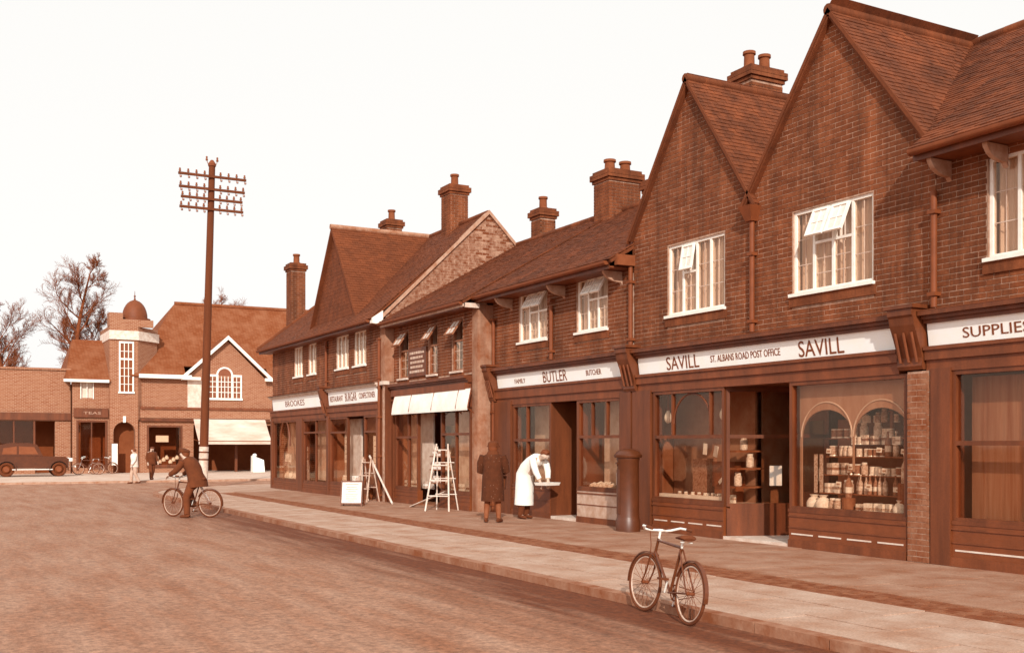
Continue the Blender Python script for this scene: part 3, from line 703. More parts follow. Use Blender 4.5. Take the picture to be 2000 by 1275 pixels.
# ================================================================ the butcher's shop
bu = thing('butcher_shop', 'brick butcher shop with two small upper windows and a long low tiled roof', 'shop', (13.5, 20, 0))
BY0, BY1 = 17.05, 22.9; BE = 5.12
BRX, BRZ = 15.45, 7.50
ops = [(17.95, 19.10, 3.93, 5.03), (20.35, 21.60, 3.93, 5.03)]
wall = wall_cells('Y', X0, .22, BY0, BY1, 3.36, 5.06, ops).build('upper_wall', MORTAR, bu)
lay_bricks(wall, 'Y', X0, brick_list(lambda z: [(BY0+.05, BY1)], 3.40, 5.04, [(a-.02, b_+.02, c-.21, d+.02) for a, b_, c, d in ops]), BRICK, 300)
up_window(bu, X0, 17.95, 19.10, 3.93, 5.03, 3, (1, 2), ang=30); up_window(bu, X0, 20.35, 21.60, 3.93, 5.03, 3, (1, 2), ang=30)
rp = [(X0-.55, BY0+.0, BE), (X0-.55, BY1, BE), (BRX, BY1, BRZ), (BRX, BY0, BRZ)]
r_ = roof_slab(rp); q = roof_slab([(BRX, BY0, BRZ), (BRX, BY1, BRZ), (BRX+3.5, BY1, 5.0), (BRX+3.5, BY0, 5.0)]); r_.add(q.v, q.f); rf = r_.build('roof', TILE, bu)
tile_roof(rf, rp, TILE, 300); ridge(bu, (BRX, BY0, BRZ+.02), (BRX, BY1, BRZ+.02), TILE)
eaves(bu, X0, BY0+.1, BY1, BE-.02, .5, (17.45, 19.6, 21.95))
chimney(bu, 15.0, 15.95, 22.55, 23.25, 6.6, 8.55, [(15.25, 22.9), (15.72, 22.9)], potr=.15, poth=.3)
chimney(bu, 14.6, 15.1, 20.0, 20.5, 6.2, 7.72, [], mat=BRICK)
downpipe(bu, X0, 20.05, 3.44, 4.6, hopper=False); downpipe(bu, X0, 22.75, 0, 4.6, hopper=False)
fascia_frame(bu, X0, 17.24, 22.6, zlow=2.52); interior(bu, X0, 17.1, 22.8); boxes(bu, 'rear_wall', FARBRICK, (18.3, 18.5, 17.05, 28, 0, 5.0))
console(bu, X0, 22.62, 22.86)
stall_riser(bu, X0, 17.42, 19.02, .66, M('butcher_tile', .38, .6, 6, .3, island=.3), vent_glints=0); stall_riser(bu, X0, 20.12, 21.85, .66, vent_glints=0)
shop_window(bu, X0, 17.42, 19.02, .70, 2.52, mull=(), transom=1.76, upper=(17.95, 18.5)); shop_window(bu, X0, 20.12, 21.85, .70, 2.52, transom=1.70, mull=(21.2,))
boxes(bu, 'pilaster', TIMBER, (X0-.09, X0+.2, 17.02, 17.40, 0, 2.62)); boxes(bu, 'pilaster', TIMBER, (X0-.09, X0+.2, 21.87, 22.9, 0, 2.60))
boxes(bu, 'display_slab', M('marble', .05, .25, 5, .3), (X0+.1, X0+.95, 17.42, 19.0, .62, .69), (X0+.1, X0+.95, 20.14, 21.85, .62, .69))
boxes(bu, 'window_back', M('white_tiling', .15, .45, 3, .3), (X0+.55, X0+.6, 20.2, 21.85, .69, 2.5)); boxes(bu, 'window_back', MATS['white_tiling'], (X0+.55, X0+.6, 17.42, 18.9, .69, 2.5))  # tiled backs, kept pale and close to stand in for light in the panes
d = boxes(bu, 'door', TIMBER, (X0+.9, X0+.95, 19.05, 19.15, 0, 2.5), (X0+.9, X0+.95, 20.0, 20.1, 0, 2.5), (X0+.9, X0+.95, 19.15, 20.0, 0, .9), (X0+.9, X0+.95, 19.15, 20.0, 2.1, 2.5))
boxes(d, 'pane', GLASS_SHOP, (X0+.92, X0+.926, 19.15, 20.0, .9, 2.1))
boxes(bu, 'door_jamb', TIMBER, (X0-.04, X0+.9, 19.02, 19.05, 0, 2.52), (X0-.04, X0+.9, 20.1, 20.12, 0, 2.52)); boxes(bu, 'doorstep', STONE, (X0-.05, X0+.95, 19.05, 20.1, -.01, .06))
sign('butcher_sign', 'white fascia sign with tall narrow letters above the butcher shop', X0, 17.26, 22.58, 2.925, 3.228,
     [('FAMILY', 21.72, 21.22, 3.05, .10), ('BUTLER', 20.42, 19.42, 3.075, .235), ('BUTCHER', 18.66, 18.10, 3.07, .11)])

# ================================================================ the shop with the blind
X1 = 11.5
aw = thing('blind_shop', 'narrow brick shop standing forward with a white blind and shaded upper windows', 'shop', (13.5, 25.5, 0))
AY0, AY1 = 22.9, 28.2
ops = [(27.15, 27.78, 3.42, 4.72), (25.25, 25.78, 3.42, 4.72), (23.75, 24.35, 3.42, 4.72)]
wall = wall_cells('Y', X1, .22, AY0, AY1, 3.30, 5.05, ops).build('upper_wall', MORTAR, aw)
lay_bricks(wall, 'Y', X1, brick_list(lambda z: [(AY0+.3, AY1)], 3.34, 5.02, [(a-.02, b_+.02, c-.21, d+.02) for a, b_, c, d in ops]), BRICK, 300)
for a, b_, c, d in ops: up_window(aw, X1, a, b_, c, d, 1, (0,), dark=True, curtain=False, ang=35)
ub = thing('wall_board', 'dark lettered board fixed between the shaded upper windows of the blind shop', 'sign board', (X1-.05, 26.45, 3.42)); boxes(ub, 'board', TIMBER, (X1-.05, X1-.012, 25.85, 27.05, 3.42, 4.18))
m = MB()
for i in range(5):
    y = 25.98 + .1*(i % 2)
    while y < 26.9: l = random.uniform(.07, .2); m.box(X1-.056, X1-.05, y, min(y+l, 26.93), 3.52+i*.125, 3.585+i*.125); y += l + .035
m.build('lettering', M('faded_lettering', .3, .55, 6, .7), ub)
boxes(aw, 'return_wall', RENDER, (X1-.001, X0+.1, AY0-.02, AY0+.28, 0, 4.93)); boxes(aw, 'corner_pier', RENDER, (X1-.02, X1+.24, AY0-.01, AY0+.29, 0, 4.9))
rp = [(X1-.45, AY0-.05, 5.0), (X1-.45, AY1, 5.0), (BRX, AY1, BRZ+.03), (BRX, AY0-.05, BRZ+.03)]
r_ = roof_slab(rp); q = roof_slab([(BRX, AY0, BRZ+.03), (BRX, AY1, BRZ+.03), (BRX+3.5, AY1, 5.0), (BRX+3.5, AY0, 5.0)]); r_.add(q.v, q.f); rf = r_.build('roof', TILE, aw)
tile_roof(rf, rp, TILE, 300); ridge(aw, (BRX, AY0, BRZ+.05), (BRX, AY1, BRZ+.05), TILE)
eaves(aw, X1, AY0, AY1, 4.98, .40, ()); boxes(aw, 'painted_fascia', MATS['ridge_pale'] if 'ridge_pale' in MATS else M('fascia_paint', .35, .6, 5, .9), (X1-.415, X1-.402, AY0-.04, AY1, 4.86, 4.93))
boxes(aw, 'verge_board', STONE, (X1-.38, X1+.0, AY0-.08, AY0-.04, 4.84, 4.95))
chimney(aw, 15.75, 16.25, 27.3, 27.85, 6.2, 8.55, [(16.0, 27.58)], potr=.13)
fascia_frame(aw, X1, AY0+.3, AY1-.12, zlow=2.50, zsign0=2.86, zsign1=3.10, ztop=3.27); interior(aw, X1, AY0+.3, AY1)
boxes(aw, 'blind_box', TIMBER2, (X1-.19, X1-.02, 23.25, 27.95, 2.93, 3.09))
stall_riser(aw, X1, 23.25, 25.0, .38, vent_glints=0); stall_riser(aw, X1, 26.4, 28.1, .38, vent_glints=0)
shop_window(aw, X1, 23.25, 24.95, .42, 2.5, transom=1.86, mull=(24.1,)); shop_window(aw, X1, 26.42, 28.0, .42, 2.5, transom=1.8, mull=(27.1,))
boxes(aw, 'window_back', M('pane_light_backing', .2, .5, 3, .8), (X1+.45, X1+.5, 26.5, 28, .4, 2.45)); boxes(aw, 'window_back', MATS['pane_light_backing'], (X1+.45, X1+.5, 23.3, 24.9, .4, 2.45))  # pale backs stand in for inside light and reflections in the panes
d = boxes(aw, 'door', TIMBER, (X1+.7, X1+.75, 25.05, 25.15, 0, 2.45), (X1+.7, X1+.75, 26.3, 26.4, 0, 2.45), (X1+.7, X1+.75, 25.15, 26.3, 0, .8), (X1+.7, X1+.75, 25.15, 26.3, 2.1, 2.45))
boxes(d, 'pane', GLASS_SHOP, (X1+.72, X1+.726, 25.15, 26.3, .8, 2.1)); boxes(aw, 'pilaster', TIMBER, (X1-.08, X1+.2, AY1-.15, AY1+.12, 0, 2.6))
bl = thing('shop_blind', 'white canvas shop blind let down part way between the plaster pier and the next shop', 'awning', (X1-.4, 25.6, 2.45))
P0 = (X1-.17, 2.94); P1 = (X1-.27, 2.47); ys = [22.93, 23.6, 25.05, 26.5, 27.7]
for a, b_ in zip(ys[:-1], ys[1:]):
    m = MB(); n = 6
    for i in range(n):
        def pp(t): return (P0[0]+(P1[0]-P0[0])*t - .02*math.sin(math.pi*t), P0[1]+(P1[1]-P0[1])*t - .015*math.sin(math.pi*t))
        (xa, za), (xb_, zb) = pp(i/n), pp((i+1)/n)
        m.hexa([(xa, a+.012, za-.006), (xa, b_-.012, za-.006), (xb_, b_-.012, zb-.006), (xb_, a+.012, zb-.006), (xa, a+.012, za), (xa, b_-.012, za), (xb_, b_-.012, zb), (xb_, a+.012, zb)])
    m.box(P1[0]-.006, P1[0], a+.012, b_-.012, 2.42, 2.48)
    m.build('canvas_panel', CANVAS, bl)
for yy in ys:
    m = MB().tube((P0[0], yy, P0[1]+.01), (P1[0], yy, P1[1]+.01), .016, .016, 6).tube((X1-.1, yy, 2.35), (P1[0], yy, P1[1]), .012, .012, 6); m.build('stay', LEAD, bl)

# ================================================================ the corner terrace at the far end of the row
X2 = 11.25
ct = thing('corner_terrace', 'end terrace of two shops with hipped roof, cross gable and lit brick gable end', 'shop', (13.5, 34, 0))
CY0, CY1 = 28.2, 39.4; CE = 5.25; MRX, MRZ = 14.5, 8.4
ops = [(29.7, 30.7, 3.95, 4.98), (31.2, 32.3, 3.95, 4.98), (34.3, 35.1, 3.95, 4.98), (35.75, 36.7, 3.95, 4.98)]
wall = wall_cells('Y', X2, .22, CY0, CY1, 3.36, 5.2, ops).build('upper_wall', MORTAR, ct)
lay_bricks(wall, 'Y', X2, brick_list(lambda z: [(CY0, CY1)], 3.40, 5.18, [(a-.02, b_+.02, c-.21, d+.02) for a, b_, c, d in ops]), BRICK, 300)
for a, b_, c, d in ops: up_window(ct, X2, a, b_, c, d, 2 if b_-a < .9 else 3, ())
# gable end facing down the street
def gx(z):
    x1 = 17.7
    if z < CE: return [(X2, x1)]
    f = (z-CE)/(MRZ-CE); return [(X2-.0+(MRX-X2)*f, x1-(x1-MRX)*f)] if f < .98 else []
gm = MB().prism([(X2, 0), (17.7, 0), (17.7, CE), (MRX, MRZ), (X2, CE)], lambda a, b_, c: (a, c, b_), CY0, CY0+.22)
gw = gm.build('gable_end_wall', MORTAR, ct)
lay_bricks(gw, 'X', CY0, [b_ for b_ in brick_list(gx, 3.0, MRZ-.05, []) if b_[3] > 4.6 + max(0, (b_[0]-X1))*.55 or b_[1] < X1+.1], BRICK_OLD, 300)
v = MB()
for s_, xx in ((-1, X2-.12), (1, 17.8)):
    v.hexa([(MRX, CY0-.07, MRZ-.02), (MRX, CY0+.1, MRZ-.02), (MRX, CY0+.1, MRZ+.10), (MRX, CY0-.07, MRZ+.10), (xx, CY0-.07, CE-.14), (xx, CY0+.1, CE-.14), (xx, CY0+.1, CE-.02), (xx, CY0-.07, CE-.02)])
v.build('verge', M('verge_tile', .5, .75, 5, .9), ct)
MB().hexa([(X2-.42, CY0-.08, 4.98), (X2-.1, CY0-.08, 4.95), (X2-.1, CY0+.1, 4.95), (X2-.42, CY0+.1, 4.98), (X2-.42, CY0-.08, 5.12), (X2-.1, CY0-.08, 5.34), (X2-.1, CY0+.1, 5.34), (X2-.42, CY0+.1, 5.12)]).build('kneeler', WHITE, ct)
HY = CY1-2.9
rp = [(X2-.45, CY0-.02, CE-.15), (X2-.45, CY1+.4, CE-.15), (MRX, HY, MRZ), (MRX, CY0-.02, MRZ)]
r_ = roof_slab(rp)
for p_ in ([(X2-.45, CY1+.4, CE-.15), (17.9, CY1+.4, CE-.15), (MRX, HY, MRZ)], [(17.9, CY0, CE-.15), (17.9, CY1+.4, CE-.15), (MRX, HY, MRZ), (MRX, CY0, MRZ)]):
    q = roof_slab(p_); r_.add(q.v, q.f)
CGc, CGh = 32.4, 2.3
for s_ in (-1, 1):
    q = roof_slab([(X2-.15, CGc, MRZ+.02), (MRX+.3, CGc, MRZ+.02), (MRX+.3, CGc+s_*CGh, CE+.0), (X2-.15, CGc+s_*CGh, CE+.0)]); r_.add(q.v, q.f)
rf = r_.build('roof', TILE_OLD, ct)
tile_roof(rf, rp, TILE_OLD, 0); tile_roof(rf, [(X2-.15, CGc-CGh, CE), (MRX+.3, CGc-CGh, CE), (MRX+.3, CGc, MRZ+.02), (X2-.15, CGc, MRZ+.02)], TILE_OLD, 300)
MB().prism([(CGc-CGh, CE-.1), (CGc+CGh, CE-.1), (CGc, MRZ-.05)], lambda a, b_, c: (c, a, b_), X2, X2+.2).build('cross_gable_wall', TILE_OLD, ct)
cgw = [o_ for o_ in ct.children if o_.name.startswith('cross_gable_wall')][0]
lay_bricks(cgw, 'Y', X2, brick_list(lambda z: [(CGc-CGh*(MRZ-.1-z)/(MRZ-CE), CGc+CGh*(MRZ-.1-z)/(MRZ-CE))] if z < MRZ-.25 else [], CE-.05, MRZ-.2, [], L=.16, H=.108, J=.004), TILE_OLD, 0, .014)
ridge(ct, (X2-.17, CGc, MRZ+.03), (MRX+.2, CGc, MRZ+.03), M('ridge_pale', .6, .85, 5, .9)); ridge(ct, (MRX, CY0, MRZ+.02), (MRX, HY, MRZ+.02), TILE_OLD); ridge(ct, (MRX, HY, MRZ), (X2-.45, CY1+.4, CE-.13), TILE_OLD)
eaves(ct, X2, CY0+.1, CY1+.35, CE-.17, .42, ())
chimney(ct, 14.15, 14.75, 30.1, 30.75, 7.4, 9.65, [(14.45, 30.42)]); chimney(ct, 14.2, 14.75, 35.4, 36.0, 7.6, 9.55, [(14.48, 35.7)]); chimney(ct, 12.1, 12.65, 39.9, 40.5, 0, 8.5, [(12.4, 40.2)])
boxes(ct, 'end_wall', FARBRICK, (X2+.1, 17.7, CY1-.2, CY1, 0, 5.15)); boxes(ct, 'front_pier', RENDER, (X2-.03, X2+.3, CY0-.03, CY0+.32, 3.36, 4.9))
boxes(ct, 'corner_pilaster', TIMBER, (X2-.02, X1+.02, CY0-.03, CY0-.005, 0, 3.28)); boxes(ct, 'string_course', STONE, (X2-.08, X2+.1, CY0-.05, CY0+.4, 3.28, 3.38))
downpipe(ct, X2, 33.1, 3.44, 4.9, hopper=False); downpipe(ct, X2, 28.5, 0, 4.6, hopper=False)
fascia_frame(ct, X2, 33.2, CY1, zlow=2.45, zsign0=2.83, zsign1=3.25, ztop=3.36, cmat=STONE); fascia_frame(ct, X2, 28.55, 32.95, zlow=2.45, zsign0=2.83, zsign1=3.25, ztop=3.36, cmat=STONE)
console(ct, X2, 32.97, 33.18, z0=2.5, z1=3.4); interior(ct, X2, 28.5, 33.0); interior(ct, X2, 33.2, CY1-.1)
for yy in (28.5, 32.85, 39.2): boxes(ct, 'pilaster', TIMBER, (X2-.08, X2+.2, yy, yy+.22, 0, 2.6))
stall_riser(ct, X2, 29.4, 32.85, .35, vent_glints=0); shop_window(ct, X2, 31.2, 32.85, .40, 2.45, transom=1.98); shop_window(ct, X2, 28.75, 29.8, .40, 2.45, transom=1.98)
d = boxes(ct, 'door', TIMBER, (X2+.5, X2+.55, 29.9, 30.0, 0, 2.4), (X2+.5, X2+.55, 31.0, 31.1, 0, 2.4), (X2+.5, X2+.55, 30.0, 31.0, 0, .9), (X2+.5, X2+.55, 30.0, 31.0, 2.0, 2.4)); boxes(d, 'pane', GLASS_SHOP, (X2+.52, X2+.526, 30.0, 31.0, .9, 2.0))
stall_riser(ct, X2, 33.1, 39.2, .3, vent_glints=0)
wv = shop_window(ct, X2, 33.1, 35.6, .35, 2.45, transom=2.0, mull=(34.3,)); wv2 = shop_window(ct, X2, 36.3, 39.2, .35, 2.45)
for s_ in (-1, 1): MB().torus((X2-.02, 37.75+s_*.55, 1.55), (0, -s_, 0), (0, 0, 1), 1.15, .035, 10, 6, 0, R(58)).build('pointed_arch_bar', TIMBER, wv2)
boxes(ct, 'pilaster', TIMBER, (X2-.08, X2+.2, 35.62, 36.28, 0, 2.5))
for ya, yb in ((31.3, 32.8), (28.8, 29.7), (33.2, 35.5), (36.4, 39.0)): boxes(ct, 'window_back', MATS['pane_light_backing'], (X2+.45, X2+.5, ya, yb, .4, 2.4))
sign('far_corner_sign', 'white fascia sign with one short word at the far corner of the row', X2, 33.4, 39.2, 2.835, 3.245, [('BROOKES', 37.6, 35.4, 3.04, .20)])
sign('restaurant_sign', 'white fascia sign crowded with lettering over the shop with stepladder outside', X2, 28.7, 32.9, 2.835, 3.245, [('RESTAURANT', 32.75, 31.55, 3.03, .17), ('BURGAR', 31.35, 30.35, 3.04, .25), ('CONFECTIONER', 30.15, 28.85, 3.04, .17)])
# ================================================================ the domed corner building across the side street
db = thing('domed_building', 'corner building with domed tower, white pediment gable and arched window', 'building', (15, 66, 0))
FY = 64.0
ops = [(11.1, 12.85, .45, 2.6), (13.6, 24, .0, 2.75), (14.45, 16.35, 4.35, 5.65), (14.95, 15.85, 5.65, 5.9)]
wall_cells('X', FY, .3, 10.4, 24, 0, 5.5, ops).build('front_wall', FARBRICK, db)
MB().box(10.4, 24, 71, 71.3, 0, 5.5).box(23.7, 24, 64.3, 71, 0, 5.5).build('rear_wall', FARBRICK, db)
zr = lambda y: 5.5 + (y-63.6)*4.8/4.9
r_ = roof_slab([(10.0, 63.6, 5.5), (13.1, 63.6, 5.5), (13.1, 68.07, zr(68.07))])
for p_ in ([(13.1, 64.3, zr(64.3)), (17.95, 64.3, zr(64.3)), (17.95, 68.5, 10.3), (13.4, 68.5, 10.3), (13.1, 68.07, zr(68.07))], [(17.95, 63.6, 5.5), (24.2, 63.6, 5.5), (24.2, 68.5, 10.3), (17.95, 68.5, 10.3)], [(24.2, 73.4, 5.5), (10, 73.4, 5.5), (13.4, 68.5, 10.3), (24.2, 68.5, 10.3)], [(10, 73.4, 5.5), (10, 63.6, 5.5), (13.4, 68.5, 10.3)]): q = roof_slab(p_); r_.add(q.v, q.f)
r_.build('roof', FARTILE, db); ridge(db, (13.4, 68.5, 10.32), (24, 68.5, 10.32), FARTILE, .12)
pg = MB().prism([(13.2, 5.501), (17.85, 5.501), (15.53, 7.75)], lambda a, b, c: (a, c, b), FY+.001, FY+.1); pg.build('pediment', FARBRICK, db)
r_ = roof_slab([(12.9, 63.7, 5.45), (12.9, 68, 5.45), (15.53, 68, 7.95), (15.53, 63.7, 7.95)]); q = roof_slab([(18.15, 63.7, 5.45), (18.15, 68, 5.45), (15.53, 68, 7.95), (15.53, 63.7, 7.95)]); r_.add(q.v, q.f); r_.build('gable_roof', FARTILE, db)
for s_ in (-1, 1):
    xe = 15.53 + s_*2.68
    MB().hexa([(15.53, 63.6, 7.78), (15.53, 63.75, 7.78), (15.53, 63.75, 8.0), (15.53, 63.6, 8.0), (xe, 63.6, 5.30), (xe, 63.75, 5.30), (xe, 63.75, 5.52), (xe, 63.6, 5.52)]).build('bargeboard', WHITE, db)
boxes(db, 'eaves_cornice', WHITE, (10.5, 13.4, 63.5, 63.7, 5.38, 5.6)); boxes(db, 'eaves_cornice', WHITE, (17.7, 24, 63.5, 63.7, 5.38, 5.56)); boxes(db, 'gable_return', WHITE, (12.9, 13.9, 63.49, 63.72, 5.34, 5.5))
boxes(db, 'wall_pier', STONE, (13.25, 14.1, FY-.06, FY-.001, 3.7, 5.35))
# venetian window
vw = MB().box(14.4, 14.48, FY-.05, FY+.08, 4.35, 5.65).box(16.32, 16.4, FY-.05, FY+.08, 4.35, 5.65).box(14.9, 15.02, FY-.06, FY+.08, 4.35, 5.7).box(15.78, 15.9, FY-.06, FY+.08, 4.35, 5.7)
vw.box(14.36, 16.44, FY-.1, FY+.08, 4.22, 4.34).box(14.4, 15.0, FY-.055, FY+.08, 5.6, 5.72).box(15.8, 16.4, FY-.055, FY+.08, 5.6, 5.72)
vw.torus((15.4, FY-.01, 5.68), (1, 0, 0), (0, 0, 1), .44, .06, 16, 6, 0, math.pi)
for x in (14.69, 15.2, 15.4, 15.6, 16.1): vw.box(x-.018, x+.018, FY-.02, FY+.02, 4.36, 5.62)
for z in (4.68, 5.0, 5.3): vw.box(14.48, 16.32, FY-.015, FY+.015, z-.018, z+.018)
vv = vw.build('venetian_window', WHITE, db)
boxes(vv, 'pane', M('far_glass', .95, 1.15, 3, .15, spec=.6), (14.48, 16.32, FY+.03, FY+.04, 4.36, 5.65)); MB().prism([(15.4+.42*math.cos(math.pi*i/10), 5.66+.42*math.sin(math.pi*i/10)) for i in range(11)], lambda a, b, c: (a, c, b), FY-.005, FY-.002).build('pane', MATS['far_glass'], vv)
# fascia, shop under the awnings, shop window left of it
boxes(db, 'fascia_band', FARBRICK2, (10.6, 24, FY-.2, FY, 3.12, 3.62)); boxes(db, 'fascia_cornice', TIMBER2, (10.6, 24, FY-.3, FY, 3.62, 3.75)); boxes(db, 'fascia_sill', TIMBER, (10.6, 24, FY-.22, FY-.001, 2.95, 3.1))
MB().box(13.3, 24, 68, 68.1, 0, 3).box(13.2, 13.3, 64.3, 68, 0, 3).box(13.3, 24, 64.3, 68, 2.9, 3).build('shop_interior', INTDARK, db)
MB().box(11.0, 13.0, 66, 66.1, 0, 3).box(11.0, 13.0, 64.3, 66, 2.8, 2.9).build('shop_interior', INTDARK, db)
wn = MB().box(11.0, 11.1, FY-.05, FY+.1, .4, 2.7).box(12.85, 12.95, FY-.05, FY+.1, .4, 2.7).box(11.1, 12.85, FY-.05, FY+.1, 2.6, 2.7).box(11.0, 12.95, FY-.1, FY+.1, .3, .45).build('shop_window', TIMBER, db)
boxes(wn, 'pane', GLASS_SHOP, (11.1, 12.85, FY+.01, FY+.016, .45, 2.6))
for x in (16.0, 18.4, 20.8): boxes(db, 'shop_column', TIMBER, (x, x+.15, FY, FY+.15, 0, 2.75))
# tower
tp = [(8.95, 63.7), (10.47, 63.7), (11.8, 65.1), (11.8, 67.4), (8.95, 67.4)]
tw = MB().prism([(8.95, 63.75), (10.47, 63.75), (11.75, 65.1), (11.75, 67.3), (8.95, 67.3)], lambda a, b, c: (a, b, c), 3.0, 7.5)
tw.box(8.95, 9.15, 63.75, 64.2, 0, 3.0).box(10.32, 10.47, 63.75, 64.2, 0, 3.0).box(8.95, 11.7, 66.8, 67, 0, 3).box(8.95, 9.1, 64.2, 66.8, 0, 3)
n = 12; c_ = 9.735; r0 = .585
for i in range(n):
    t0, t1 = math.pi*i/n, math.pi*(i+1)/n
    a, za, b_, zb = c_-r0*math.cos(t0), 2.3+r0*math.sin(t0), c_-r0*math.cos(t1), 2.3+r0*math.sin(t1)
    tw.hexa([(a, 63.751, za), (b_, 63.751, zb), (b_, 64.2, zb), (a, 64.2, za), (a, 63.751, 3.0), (b_, 63.751, 3.0), (b_, 64.2, 3.0), (a, 64.2, 3.0)])
tower = tw.build('tower', FARBRICK, db)
boxes(db, 'doorway_back', INTDARK, (9.1, 10.4, 64.6, 64.7, 0, 3)); boxes(db, 'keystone', WHITE, (9.66, 9.81, 63.70, 63.75, 2.85, 3.2))
MB().prism([(p[0]+(p[0]-10)*.03, p[1]-.08) for p in tp], lambda a, b, c: (a, b, c), 7.5, 8.0).build('parapet_band', M('parapet_stone', .12, .35, 5, .9, .3), db)
MB().prism(tp, lambda a, b, c: (a, b, c), 8.0, 8.25).build('tower_roof', FARBRICK2, db)
boxes(db, 'parapet_block', FARBRICK2, (8.93, 9.65, 63.7, 64.5, 8.25, 9.0)); boxes(db, 'parapet_wall', FARBRICK2, (9.65, 11.3, 63.7, 63.95, 8.25, 8.65))
dm = MB().lathe((10.45, 64.7, 8.45), [(.86, 0), (.86, .35), (.74, .38)] + [(.70*math.cos(t), .38+1.05*math.sin(t)) for t in [math.pi/2*i/8 for i in range(9)]][:-1] + [(.05, 1.45), (.05, 1.55)], 20).build('dome', M('dome_lead', 1.1, 1.3, 4, .6), db, smooth=True)
MB().tube((10.45, 64.7, 9.95), (10.45, 64.7, 10.4), .03, .01, 6).ball((10.45, 64.7, 10.1), .06, .06, .06).build('finial', LEAD, dm)
tf = MB().box(9.44, 9.52, 63.68, 63.8, 4.55, 7.4).box(10.16, 10.24, 63.68, 63.8, 4.55, 7.4).box(9.52, 10.16, 63.68, 63.8, 7.3, 7.4).box(9.40, 10.28, 63.66, 63.8, 4.48, 4.58).box(9.52, 10.16, 63.69, 63.8, 6.36, 6.46)
for x in (9.73, 9.95): tf.box(x-.02, x+.02, 63.7, 63.78, 4.58, 7.3)
for z in (5.0, 5.45, 5.9, 6.85): tf.box(9.52, 10.16, 63.705, 63.77, z-.015, z+.015)
tf = tf.build('tower_window', WHITE, db); boxes(tf, 'pane', MATS['far_glass'], (9.52, 10.16, 63.74, 63.745, 4.58, 7.3))
# lower wing left of the tower
wl = wall_cells('X', 64.0, .3, 7.05, 8.95, 0, 5.2, [(7.5, 8.1, 4.2, 5.1), (7.3, 8.8, .3, 2.9)]).build('wing_wall', FARBRICK2, db)
r_ = roof_slab([(6.6, 63.6, 5.15), (9.0, 63.6, 5.15), (9.0, 66.5, 7.65), (7.3, 66.5, 7.65)]); q = roof_slab([(6.6, 69, 5.15), (6.6, 63.6, 5.15), (7.3, 66.5, 7.65)]); r_.add(q.v, q.f); r_.build('wing_roof', FARTILE, db)
boxes(db, 'wing_eaves', WHITE, (6.55, 8.9, 63.5, 63.62, 5.05, 5.2)); ww = boxes(db, 'wing_window', WHITE, (7.45, 7.5, 63.96, 64.05, 4.15, 5.12), (8.1, 8.15, 63.96, 64.05, 4.15, 5.12), (7.5, 8.1, 63.96, 64.05, 5.05, 5.12), (7.78, 7.82, 63.96, 64.05, 4.2, 5.05)); boxes(ww, 'curtain', CURTAIN, (7.5, 8.1, 64.1, 64.12, 4.2, 5.1))
boxes(db, 'wing_room', INTDARK, (7.06, 8.94, 65.5, 65.6, 0, 5)); sh = boxes(db, 'wing_shopfront', TIMBER, (7.25, 7.35, 63.93, 64.05, .2, 2.95), (8.75, 8.85, 63.93, 64.05, .2, 2.95), (7.35, 8.75, 63.93, 64.05, 2.85, 2.95), (8.0, 8.06, 63.93, 64.05, .3, 2.85)); boxes(sh, 'pane', GLASS_SHOP, (7.35, 8.75, 64.0, 64.006, .3, 2.85))
ws = thing('dark_shop_sign', 'dark fascia sign with pale letters on the wing left of the tower', 'shop sign', (8.05, 63.9, 3.15)); boxes(ws, 'board', TIMBER, (7.1, 8.9, 63.82, 63.95, 3.12, 3.62))
letter(ws, 'TEAS', lambda x, y, d: (7.6+x, 63.818-d, 3.29+y), .14, .9, mat=M('faded_paint', .45, .7, 9, .8))
lb = thing('low_brick_building', 'plain low brick building at the left edge beside the parked car', 'building', (2, 66, 0))
boxes(lb, 'wall', FARBRICK, (-6, 7.0, 64.4, 64.7, 2.9, 5.7), (-6, 5.2, 64.4, 64.7, 0, .6), (6.2, 7.0, 64.4, 64.7, 0, 2.9), (2.8, 3.1, 64.4, 64.7, .6, 2.9), (-6, -2, 64.4, 64.7, .6, 2.9)); boxes(lb, 'coping', FARBRICK2, (-6.1, 7.02, 64.3, 64.8, 5.7, 5.82)); boxes(lb, 'fascia', TIMBER, (-6, 7.0, 64.25, 64.4, 2.95, 3.35)); boxes(lb, 'flat_roof', FARBRICK2, (-6, 7, 64.7, 71, 5.5, 5.6)); boxes(lb, 'inside', INTDARK, (-6, 7, 67, 67.1, 0, 5.4))
wn = boxes(lb, 'shop_window', TIMBER, (3.1, 3.2, 64.36, 64.46, .6, 2.9), (5.1, 5.2, 64.36, 64.46, .6, 2.9), (4.1, 4.16, 64.36, 64.46, .6, 2.9)); boxes(wn, 'pane', GLASS_SHOP, (3.2, 5.1, 64.5, 64.506, .6, 2.9))
# awnings over the far shop
def far_awning(x0, x1, label):
    a = thing('shop_awning', label, 'awning', ((x0+x1)/2, 63.3, 1.9)); m = MB(); n = 5
    for i in range(n):
        t0, t1 = i/n, (i+1)/n; f = lambda t: (FY-.23-1.35*t, 3.08-1.28*t-.06*math.sin(math.pi*t))
        (ya, za), (yb, zb) = f(t0), f(t1); m.hexa([(x0, ya, za-.015), (x1, ya, za-.015), (x1, yb, zb-.015), (x0, yb, zb-.015), (x0, ya, za), (x1, ya, za), (x1, yb, zb), (x0, yb, zb)])
    m.box(x0, x1, FY-1.59, FY-1.57, 1.62, 1.80); m.build('canvas', CANVAS2, a)
    MB().tube((x0+.02, FY-.2, 1.9), (x0+.02, FY-1.58, 1.80), .02).tube((x1-.02, FY-.2, 1.9), (x1-.02, FY-1.58, 1.80), .02).tube((x0, FY-1.58, 1.80), (x1, FY-1.58, 1.80), .025).build('arm', LEAD, a)
